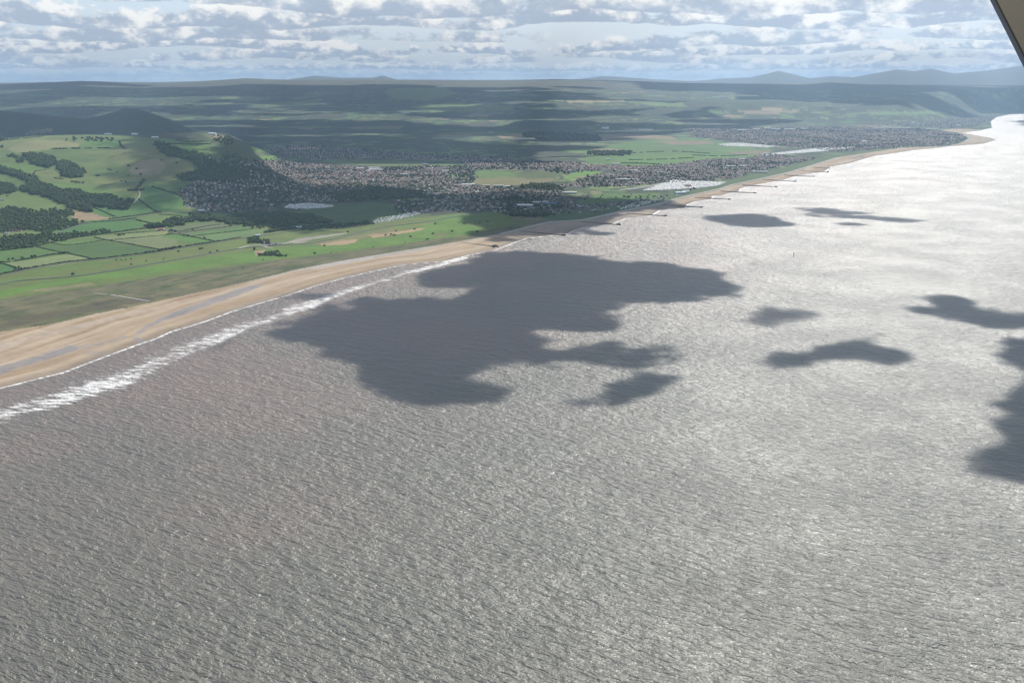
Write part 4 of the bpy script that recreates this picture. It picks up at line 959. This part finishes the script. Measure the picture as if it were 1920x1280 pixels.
QUART = {'seaside': 'in the shaded quarter by the links', 'hillside': 'in the leafy hillside suburb', 'centre': 'in the town centre', 'plain': 'in the beach side estates', 'resort': 'in the far resort', 'village': 'in the village behind the spur', 'beach_houses': 'close to the beach', 'spur': 'on the bay shore'}
def place_word(t, lo, hi, words=('left end', 'left half', 'middle', 'right half', 'right end')):
    return words[int(np.clip((t-lo)/(hi-lo+1e-9)*5, 0, 4))]
def house_label(h):
    px, py = to_px(h[0], h[1], h[2]); P = np.array(TOWNS[h[10]]); row = ('front', 'central', 'rear')[int(np.clip((P[:, 1].max()-py)/(np.ptp(P[:, 1]))*4, 0, 2))]
    return f"{WN[h[8]]} house with {RN[h[9]]} roof, {row} rows, {place_word(px, P[:, 0].min(), P[:, 0].max())}, {QUART[h[10]]}"
def dist(h): return math.sqrt(h[0]**2+h[1]**2+CAM_H**2)
HOUSES.sort(key=dist)
HM = {}
def house_parts(h):
    k = (WALLS.index(h[8]), tuple(h[9]), int(h[4]) % 2)
    if k not in HM:
        WV, WF, WT, RV, RF = box_house(12+2*k[2], 9, 5.2, 3.0)
        HM[k] = (colmesh('wall', WV, tri(WF, WT), h[8]), colmesh('roof', RV, tri(RF), h[9]))
    return HM[k]
for h in HOUSES[:300]:
    wme, rme = house_parts(h)
    o = empty('house', (h[0], h[1], h[2]), h[3], house_label(h), 'house', 'houses: ' + h[10].replace('_', ' ') + ' quarter', s=(h[4]/13, h[5]/9, h[6]/5.2))
    new_obj('wall', wme, o); new_obj('roof', rme, o)
def house_stuff(L, name, label):
    n = len(L); WV, WF, WT, RV, RF = box_house(1, 1, 1, 1, 0.05)
    base = np.array(WV+RV, float); F1 = tri(WF, WT); F2 = tri(RF[:2])+len(WV); FF = np.vstack([F1, F2]); nv = len(base)
    Q = np.array([h[:8] for h in L], float); c, s_ = np.cos(Q[:, 3])[:, None], np.sin(Q[:, 3])[:, None]
    x = base[:, 0][None]*Q[:, 4:5]; y = base[:, 1][None]*Q[:, 5:6]; zz = base[:, 2][None]
    z = np.where(zz <= 1.05, zz*Q[:, 6:7], Q[:, 6:7] + (zz-1)*Q[:, 7:8])
    V = np.stack([x*c-y*s_+Q[:, 0:1], x*s_+y*c+Q[:, 1:2], z+Q[:, 2:3]], -1).reshape(-1, 3)
    F = (FF[None] + (np.arange(n)*nv)[:, None, None]).reshape(-1, 3)
    cw = np.array([h[8] for h in L]); cr = np.array([h[9] for h in L])
    col_ = np.concatenate([np.repeat(cw[:, None], len(WV), 1), np.repeat(cr[:, None], len(RV), 1)], 1).reshape(-1, 3)
    tag(new_obj(name, colmesh(name, V, F, col_)), label, None, None, 'stuff')
house_stuff(HOUSES[300:], 'distant_houses', 'roofs and walls of the more distant town houses')

# larger buildings, each a thing
def building(px, py, L, W, H, Rf, deg, wc, rc, label, name='building', cat='building'):
    g = ground(px, py)[0]; o = empty(name, tuple(g), R(deg), label, cat)
    WV, WF, WT, RV, RF = box_house(L, W, H, Rf, 0.8)
    new_obj('wall', colmesh('wall', WV, tri(WF, WT), wc), o); r_ = new_obj('roof', colmesh('roof', RV, tri(RF), rc), o)
    k = max(2, int(L/9))                       # loading doors or windows, then a ridge cap
    for i in range(k):
        V, F = quad_solid(-L/2+(i+.25)*L/k, -L/2+(i+.75)*L/k, -W/2-0.25, -W/2+0.1, 0.8, min(H*0.7, 4)); new_obj('window', colmesh('window', V, tri(F), (0.05,0.055,0.06)), o)
    V, F = quad_solid(-L/2, L/2, -0.5, 0.5, H+Rf-0.3, H+Rf+0.5); new_obj('ridge', colmesh('ridge', V, tri(F), tuple(v*.8 for v in rc)), r_)
    return o
WH = (0.70, 0.70, 0.69); GY = (0.42, 0.42, 0.42); RD = (0.24, 0.10, 0.06); OR = (0.34, 0.18, 0.11); DK = (0.10, 0.10, 0.11)
BL = [(557,427.5,40,18,5,2,5,GY,WH,'low white roofed shed beside the railway bank'), (482,443,26,12,5,3,20,(.5,.45,.4),WH,'pale shed half hidden by trees above the clubhouse'),
 (302,431.5,22,14,5,3,30,(.45,.3,.2),OR,'small orange roofed farm barn between the strip fields'), (309,432,14,10,5,3,120,(.6,.55,.5),WH,'white farm shed beside the orange barn'),
 (985,387,78,34,8,4,-12,GY,WH,'large white roofed hall in the shaded quarter near the beach'), (1012,381,90,26,7,3,18,GY,(.5,.5,.52),'long grey roofed hall just behind the large white one'),
 (1033,384,60,40,9,3,0,(.08,.14,.30),(.12,.18,.30),'blue clad store right of the large white hall'), (1068,363,80,34,8,3,-5,GY,WH,'white roofed hall at the edge of the shaded town'),
 (676,317,50,30,8,3,0,GY,WH,'smaller white shed left of the brightest sheds'), (702,316.5,80,35,9,3,-5,GY,(.78,.78,.77),'brightest white factory shed at the hill end of the town'), (704,320,90,40,9,3,-5,GY,(.78,.78,.77),'front one of the bright white factory sheds'), (690,322,40,22,6,3,0,GY,WH,'low white shed in front of the factory sheds'),
 (797,309,46,20,7,3,0,GY,GY,'grey roofed building at the back edge of the town'), (806,317,40,22,6,3,20,GY,WH,'pale roofed block behind the town centre'), (835,322,50,22,7,3,10,GY,WH,'pale school building near the straight street'),
 (868,349,110,40,8,3,0,(.35,.2,.15),(.36,.32,.30),'long brown walled store by the brown meadow'), (878,347.5,80,30,8,3,0,GY,WH,'pale flat roofed store behind the brown walled one'), (912,349.5,44,18,7,3,0,GY,(.6,.56,.5),'cream roofed store by the brown meadow'), (935,350,60,18,7,3,-3,GY,WH,'long white roof bordering the brown meadow'), (952,352,26,20,10,3,10,WH,WH,'small white block right of the long white roof'),
 (812,365,70,40,6,3,0,GY,GY,'grey flat roofed works in the shaded town'), (826,360,40,18,6,2,10,GY,(.6,.6,.62),'pale strip roof above the grey works'), (758,328,40,20,7,3,0,GY,WH,'pale hall in the sunlit centre'), (1014,345,40,16,6,2,10,GY,WH,'small pale hall beside the dark trees'),
 (1165,338,70,26,8,3,0,GY,WH,'white shed at the near end of the bungalow estates'), (1189,321.5,50,22,8,3,0,GY,WH,'white church hall among the grey bungalow roofs'), (1180,338,60,24,7,3,15,GY,WH,'second white shed beside the bungalow estates'), (1240,324,60,18,6,2,0,GY,WH,'pale long roof in the middle estates'),
 (1275,363.5,60,40,9,4,15,(.5,.52,.55),(.62,.68,.72),'pale blue roofed leisure centre behind the promenade'), (1285,361.5,40,26,8,4,15,WH,(.55,.6,.64),'smaller pale roof behind the leisure centre'), (1370,313,70,30,8,3,0,GY,WH,'white school roof by the slanting road'), (1392,313,60,30,8,3,0,GY,(.6,.6,.58),'pale hall right of the white school roof'),
 (1424,323.5,110,34,7,3,-8,GY,(.62,.68,.66),'large pale glasshouse roof on the seaside meadow'), (1392,300,46,30,9,3,0,GY,WH,'white cube of a building at the plain edge'), (1155,308.5,60,26,7,3,0,GY,WH,'white shed at the plain edge of the town'), (1005,293.5,40,20,6,3,0,GY,WH,'lone pale barn in the shaded plain'),
 (1135,242.5,90,60,16,14,0,WH,WH,'white domed store far out on the plain'), (1183,244,150,50,9,4,0,GY,(.6,.6,.6),'pale row of warehouses left on the far plain'), (1210,244.5,190,50,9,4,0,GY,(.6,.62,.62),'pale row of warehouses right on the far plain'), (1391,245.5,120,50,10,4,0,WH,WH,'white factory behind the plain estates'),
 (1418,243,90,40,10,4,0,WH,WH,'small white warehouse left of the retail sheds'), (1455,243,110,50,10,4,0,WH,WH,'white warehouse among the retail sheds'), (1480,243.5,140,50,10,4,0,WH,WH,'longest white retail shed'), (1508,242.5,90,40,10,4,0,GY,WH,'white retail shed at the right end'), (1438,241.5,80,40,10,4,0,GY,WH,'rearmost of the white retail sheds'),
 (1655,240.5,260,60,8,3,0,GY,WH,'very long white roof left on the resort edge'), (1690,240.8,240,60,8,3,0,GY,WH,'very long white roof right on the resort edge'), (1711,236,40,40,40,16,0,WH,WH,'tall white tank above the resort'), (1620,268,46,40,18,8,0,WH,WH,'isolated white block above the caravan lines'), (1797,238,50,40,22,8,0,WH,WH,'small white block on the headland harbour'),
 (1745,243,150,50,9,4,0,GY,(.6,.6,.6),'pale shed by the harbour mouth'), (1612,246,60,40,16,6,0,(.4,.3,.25),GY,'tall block of the resort centre'), (1720,247,40,30,45,4,0,(.25,.27,.3),DK,'dark tower block in the resort'),
 (398,253,50,30,9,5,0,WH,WH,'white house on the top of the hill spur'), (203,252.8,60,36,9,5,0,WH,WH,'bright white house behind the hill crest'), (253,252.8,50,30,9,5,0,WH,WH,'second white house behind the hill crest'), (291,259,44,18,7,4,0,WH,WH,'white farm between the hill crest and the bright fields'), (155,326,18,10,5,2,0,WH,WH,'tiny white barn at the corner of the lower hillside wood'),
 (25,433.5,26,10,5,3,5,(.55,.5,.45),RD,'red roofed farmhouse in the loose wood'), (14,434,16,9,5,3,95,(.5,.3,.22),RD,'red roofed barn left of the farmhouse'), (35,433.5,24,9,4,3,5,(.6,.45,.35),OR,'orange roofed barn right of the farmhouse'), (13,438,16,8,4,2,0,WH,WH,'small white hut in front of the red roofed farm'), (66,427,26,12,5,3,0,(.6,.45,.38),OR,'pinkish roofed house half hidden by scrub'), (3,376,24,12,5,3,30,GY,(.35,.33,.32),'grey roofed cottage at the left edge of the hillside'),
 (378,396,26,14,6,3,0,WH,WH,'white roadside house at the lower suburb edge'), (392,298,16,12,8,4,0,WH,WH,'white villa alone on the wooded slope'), (500,456.5,22,10,6,4,15,(.45,.35,.32),(.12,.10,.10),'dark roofed golf clubhouse among low trees'), (495.5,457,9,8,7,3.5,100,WH,(.14,.12,.12),'white gabled wing of the clubhouse'),
 (380,396.5,40,12,4,2,0,(.35,.3,.26),GY,'long low building by the suburb road'), (1290,350,36,22,8,4,20,(.5,.4,.35),RD,'red roofed block beside the caravan park'), (1437,289.5,70,26,8,3,0,GY,WH,'white clubhouse of the farther caravan lines'), (1140,300,30,20,7,3,0,GY,WH,'pale farm building on the green plain'), (1122,290,30,18,7,3,0,WH,GY,'isolated farm house inside its tree belt'), (1132,288.5,40,18,7,3,0,WH,WH,'white barn of the isolated plain farm'),
 (712,212,90,40,9,4,0,WH,WH,'white works in the far vale'), (760,213,120,40,9,4,0,WH,WH,'long white works in the far vale'), (920,249,60,30,9,4,0,WH,GY,'pale far farm behind the dark plain')]
for b_ in BL: building(*b_)

# ------------------------------------------------------------------ caravans
CAR = []
PARKS = [([(533,388),(545,383.5),(580,381.5),(620,384),(629,388),(600,391),(555,392),(535,390.5)], 'shade', 13, 0.3, 0.9), ([(690,417),(715,410),(750,402),(800,393),(806,396),(765,408),(720,417),(695,420)], 'links', 14, 0.5, 0.75),
 ([(1203,358),(1222,352),(1240,345),(1262,338),(1330,341),(1364,342),(1345,349),(1310,353),(1250,357)], 'white', 11.5, 0.5, 0.97), ([(1160,390),(1195,380),(1225,376),(1232,378),(1195,388),(1165,393)], 'chalet', 15, 0.9, 0.7),
 ([(1345,271),(1370,268.5),(1390,268.5),(1458,275),(1440,277),(1360,274)], 'plain', 15, 0.3, 0.95), ([(1415,291),(1450,287.5),(1500,282),(1545,277),(1605,275.5),(1580,281),(1510,287),(1440,292)], 'far', 14, 0.5, 0.97)]
CLAB = {'shade': 'pale caravan in the park below the suburb', 'links': 'grey white caravan in the park behind the links', 'white': 'white static caravan in the bright park near the promenade',
        'chalet': 'small chalet behind the shaded beach', 'plain': 'white caravan in the park on the green plain', 'far': 'white caravan in the long park toward the resort'}
for i, (P, key, sp, rot, keep) in enumerate(PARKS):
    A, B, Zz = inpoly_world(P, sp, 500+i, 0.16, keep); r = np.random.default_rng(600+i)
    for a, b_, z in zip(A, B, Zz): CAR.append((a, b_, z, rot+r.normal()*.15+(1.57 if r.random() < .25 else 0), 10.5, 4.6 if key != 'far' else 6, 3.0, 0.6, [(0.72,0.72,0.70),(0.62,0.60,0.55),(0.45,0.48,0.44)][int(r.choice(3, p=(.6,.25,.15)))], [(0.74,0.74,0.73),(0.5,0.5,0.48)][int(r.random() > .75)], key))
CAR.sort(key=dist)
WV, WF, WT, RV, RF = box_house(10.5, 4, 2.8, 0.6, 0.2); CM = {}
for c_ in CAR[:300]:
    k = (c_[8], c_[9])
    if k not in CM: CM[k] = (colmesh('wall', WV, tri(WF, WT), c_[8]), colmesh('roof', RV, tri(RF), c_[9]))
    pp = np.array([q for q, kk, *_ in PARKS if kk == c_[10]][0]); cx, cy = to_px(*c_[:3])
    lb = ('white', 'cream', 'green grey')[[0.72, 0.62, 0.45].index(c_[8][0])] + ' ' + CLAB[c_[10]].replace('pale ', '').replace('grey white ', '').replace('white ', '').replace('small ', '') + ', ' + ('front rows, ', 'back rows, ')[int(cy < (pp[:, 1].min()+pp[:, 1].max())/2)] + place_word(cx, pp[:, 0].min(), pp[:, 0].max())
    o = empty('caravan', c_[:3], c_[3], lb, 'caravan', 'caravans: ' + c_[10] + ' park'); new_obj('wall', CM[k][0], o); new_obj('roof', CM[k][1], o)
if len(CAR) > 300: house_stuff(CAR[300:], 'distant_caravans', 'rows of white caravans in the more distant parks')

# ------------------------------------------------------------------ trees: the 300 nearest singly, the others as woodland
TREES.sort(key=lambda t: math.sqrt(t[0]**2+t[1]**2+CAM_H**2)/(t[3]+0.3*t[4]))
vis = [t for t in TREES if -5 < to_px(t[0], t[1], t[2])[0] < 1925]
first = vis[:300]; ids = set(map(id, first)); rest = [t for t in TREES if id(t) not in ids]
for i, t in enumerate(first):
    lb, gp = TREE_LABEL[t[5]]
    same = [q for q in first if q[5] == t[5]]
    if len(same) > 1:
        XX = [to_px(*q[:3])[0] for q in same]; YY = [q[1] for q in same]; tx = to_px(*t[:3])[0]
        lb += ', ' + ('front', 'middle', 'back')[int(np.clip((t[1]-min(YY))/(max(YY)-min(YY)+1e-9)*3, 0, 2))] + ', ' + (place_word(tx, min(XX), max(XX)) if len(same) > 6 else f'{("first", "second", "third", "fourth", "fifth", "sixth")[sorted(XX).index(tx)]} from the left')
        if len(same) > 40: lb = ('tall ' if t[4] > np.median([q[4] for q in same]) else 'low ') + lb
    o = empty('tree', t[:3], rng.random()*6.28, lb, 'tree', gp, s=(t[3], t[3], t[4]/1.55))
    new_obj('crown', CROWNS[i % 5], o); new_obj('trunk', TRUNK, o)
T = np.array([t[:5] for t in rest]); near = T[:, 1] < 6500
Tn = T[near]; V1, F1 = blobs(np.column_stack([Tn[:, 0], Tn[:, 1], Tn[:, 2]+Tn[:, 4]*0.5]), Tn[:, 3], Tn[:, 4]*0.52, 3)
off = rng.normal(size=(len(Tn), 2))*Tn[:, 3:4]*0.5
V2, F2 = blobs(np.column_stack([Tn[:, 0]+off[:, 0], Tn[:, 1]+off[:, 1], Tn[:, 2]+Tn[:, 4]*0.72]), Tn[:, 3]*0.55, Tn[:, 4]*0.36, 4)
tag(new_obj('woodland', new_mesh('woodland', np.vstack([V1, V2]), np.vstack([F1, F2+len(V1)]), M_LEAF)), 'dark broadleaf woodland and garden trees around the first town', kind='stuff')
Tf = T[~near]; V1, F1 = blobs(np.column_stack([Tf[:, 0], Tf[:, 1], Tf[:, 2]+Tf[:, 4]*0.5]), Tf[:, 3], Tf[:, 4]*0.55, 5)
tag(new_obj('distant_trees', new_mesh('distant_trees', V1, F1, M_LEAF)), 'trees scattered through the farther town and plain', kind='stuff')
print('houses', len(HOUSES), 'caravans', len(CAR), 'trees', len(TREES))

# ------------------------------------------------------------------ groynes
GROYNES = [((866,456),(927,462.5),9.5,'first groyne by the golf links, ending in the biggest dark rock block'), ((973,434.5),(1057,441),6.5,'second groyne from the golf links, thick rock tip at the surf edge'),
 ((1090,417),(1160,421.3),5.5,'third groyne from the golf links, on the shaded beach'), ((1174,400.6),(1247,405),5.5,'fourth groyne, reaching past the first curved swash bay'), ((1240,385),(1314,389),5.0,'fifth groyne, beside the last shaded sand'),
 ((1301,370.6),(1367,374),5.0,'sixth groyne, first one on the sunlit far beach'), ((1351,359),(1415,362),4.5,'seventh groyne, across the narrow pale sand'), ((1392,347.5),(1455,350.5),4.5,'eighth groyne from the golf links'),
 ((1430,337),(1490,340.5),4.5,'ninth groyne from the golf links'), ((1470,329),(1525,331),4,'tenth groyne from the golf links'), ((1502,321),(1552,323),4,'eleventh groyne from the golf links'), ((1525,314.5),(1555,316),4,'farthest groyne, before the dark sand bar')]
for i, (a, b_, hr, lb) in enumerate(GROYNES):
    A = flat(*a, z=1.0)[0] if np.ndim(flat(*a, z=1.0)) > 1 else flat(*a, z=1.0); B = flat(*b_, z=0.5); B = B[0] if np.ndim(B) > 1 else B
    d = B-A; L = float(np.hypot(*d)); ang = math.atan2(d[1], d[0])
    o = empty('groyne', (A[0], A[1], 0.0), ang, lb, 'groyne', 'groynes along the beach')
    n = max(6, int(L/9)); r = np.random.default_rng(70+i); V = []; F = []
    for k in range(n):                                    # leaning planks between posts, sinking seaward
        x0, x1 = L*k/n, L*(k+1)/n+0.3; hgt = 4.6-2.2*k/n+r.normal()*.25; v, f = quad_solid(x0, x1, -1.6+r.normal()*.1, 1.6+r.normal()*.1, -4, hgt)
        F += [tuple(q+len(V) for q in ff) for ff in f]; V += v
    new_obj('timber_wall', new_mesh('timber_wall', V, F, M_WOOD), o)
    m = 34 if i < 3 else 18; P = np.column_stack([L + r.normal(size=m)*hr*0.75, r.normal(size=m)*hr*0.55*(1.6 if i == 0 else 1), np.abs(r.normal(size=m))*1.6+0.6]); rr = 2.2+1.6*r.random(m)
    if i == 0: P[:, 1] += (P[:, 0]-L)*-0.4
    v, f = blobs(P, rr, rr*0.85, 80+i); new_obj('rock_head', new_mesh('rock_head', v, f, M_ROCK), o)

# marker post standing in the sea
g = flat(1488, 481.5); g = g[0] if np.ndim(g) > 1 else g
o = empty('marker_post', (g[0], g[1], 0), 0, 'dark upright marker post standing alone in the glittering sea', 'marker post')
v, f = tube([(0,0,-3),(0,0,2),(0,0,15)], [1.3, 1.0, 0.8], 8); new_obj('post', new_mesh('post', v, f, M_WOOD), o)
v, f = tube([(0,0,13.2),(0,0,13.3),(0,0,15.6),(0,0,15.7)], [0.2, 1.5, 1.5, 0.2], 8); new_obj('top_mark', new_mesh('top_mark', v, f, M_WOOD), o)

# cars parked at the golf clubhouse
CARCOL = [(0.72,0.72,0.72),(0.6,0.61,0.62),(0.10,0.10,0.11),(0.72,0.72,0.72),(0.08,0.12,0.28),(0.72,0.72,0.72),(0.3,0.05,0.04)]; KM = {}
CNAME = ['white', 'silver', 'black', 'white', 'blue', 'white', 'red']
for k in range(26):
    px = 504 + (k % 13)*1.75 + rng.random()*.3; py = (457.6 if k < 13 else 459.6) + rng.random()*.3 - (k % 13)*0.05
    g = ground(px, py)[0]; ci = int(rng.integers(7))
    if ci not in KM:
        bv, bf = quad_solid(-2.2, 2.2, -.9, .9, .25, .95); cv = [(-1.5,-.85,.95),(1.2,-.85,.95),(1.2,.85,.95),(-1.5,.85,.95),(-1.1,-.7,1.5),(.6,-.7,1.5),(.6,.7,1.5),(-1.1,.7,1.5)]
        cf = [(0,1,5,4),(1,2,6,5),(2,3,7,6),(3,0,4,7),(4,5,6,7)]
        wv = []; wf = []
        for wx in (-1.35, 1.35):
            v, f = quad_solid(wx-.33, wx+.33, -.95, .95, 0, .6); wf += [tuple(q+len(wv) for q in ff) for ff in f]; wv += v
        KM[ci] = (colmesh('body', bv, tri(bf), CARCOL[ci]), colmesh('cabin', cv, tri(cf), tuple(v*.6 for v in CARCOL[ci])), colmesh('wheel', wv, tri(wf), (.03,.03,.03)))
    o = empty('parked_car', (g[0], g[1], g[2]+1.2), R(80)+rng.normal()*.08, CNAME[ci] + ' car parked beside the golf clubhouse', 'car', 'cars parked at the clubhouse, ' + CNAME[ci], s=1.15)
    for nm, me in zip(('body', 'cabin', 'wheel'), KM[ci]): new_obj(nm, me, o)
g = ground([503, 528, 529, 504], [457, 455.5, 459.5, 461]); V = [(x, y, g[:, 2].max()+1.1) for x, y, z in g]; V += [(x, y, g[:, 2].min()-1) for x, y, z in g]
new_obj('car_park', new_mesh('car_park', V, [(3,2,1,0),(0,1,5,4),(1,2,6,5),(2,3,7,6),(3,0,4,7)], M_ASPH), kind='structure', label='grey car park beside the golf clubhouse')

# ------------------------------------------------------------------ part of the aircraft the view is taken from
def campt(px, py, d):
    a, dy, dz = ray(px, py); return np.array((a*d, dy*d, CAM_H+dz*d))
M_STRUT = simple('olive_paint', (0.068, 0.055, 0.028), 0.8, 0.06, 3.0); M_EDGE = simple('grey_edge_tape', (0.16, 0.16, 0.18), 0.5, 0.05, 3.0)
e0 = campt(1780, -156, 4.6); e1 = campt(2010, 299, 3.4); ax = (e1-e0)/np.linalg.norm(e1-e0)
side = campt(2120, -156, 4.6)-e0; side -= ax*np.dot(side, ax); side /= np.linalg.norm(side); nrm = np.cross(ax, side)
prof = [(0.0, 0.0), (0.003, 0.009), (0.010, 0.014), (0.15, 0.020), (0.36, 0.017), (0.46, 0.010), (0.50, 0.0), (0.46, -0.010), (0.36, -0.017), (0.15, -0.020), (0.010, -0.014), (0.003, -0.009)]
def extr(pr, nm, mat, par, off=0.0):
    V = []; n = len(pr)
    for e in (e0, e1): V += [tuple(e + side*s_ + nrm*t) for s_, t in pr]
    F = [(i, (i+1) % n, (i+1) % n+n, i+n) for i in range(n)]
    me = bpy.data.meshes.new(nm); me.from_pydata(V, [], F + [tuple(range(n)), tuple(range(2*n-1, n-1, -1))]); me.materials.append(mat); me.update()
    return new_obj(nm, me, par)
st = empty('wing_strut', (0, 0, 0), 0, 'olive brown aircraft wing strut with a thin grey edge crossing the top right corner', 'wing strut')
extr(prof, 'strut_body', M_STRUT, st)
extr([(-0.0004, -0.001), (0.0028, -0.0095), (0.0024, -0.0115), (-0.0026, -0.002), (-0.0026, 0.002), (0.0024, 0.0115), (0.0028, 0.0095), (-0.0004, 0.001)], 'edge_strip', M_EDGE, st)
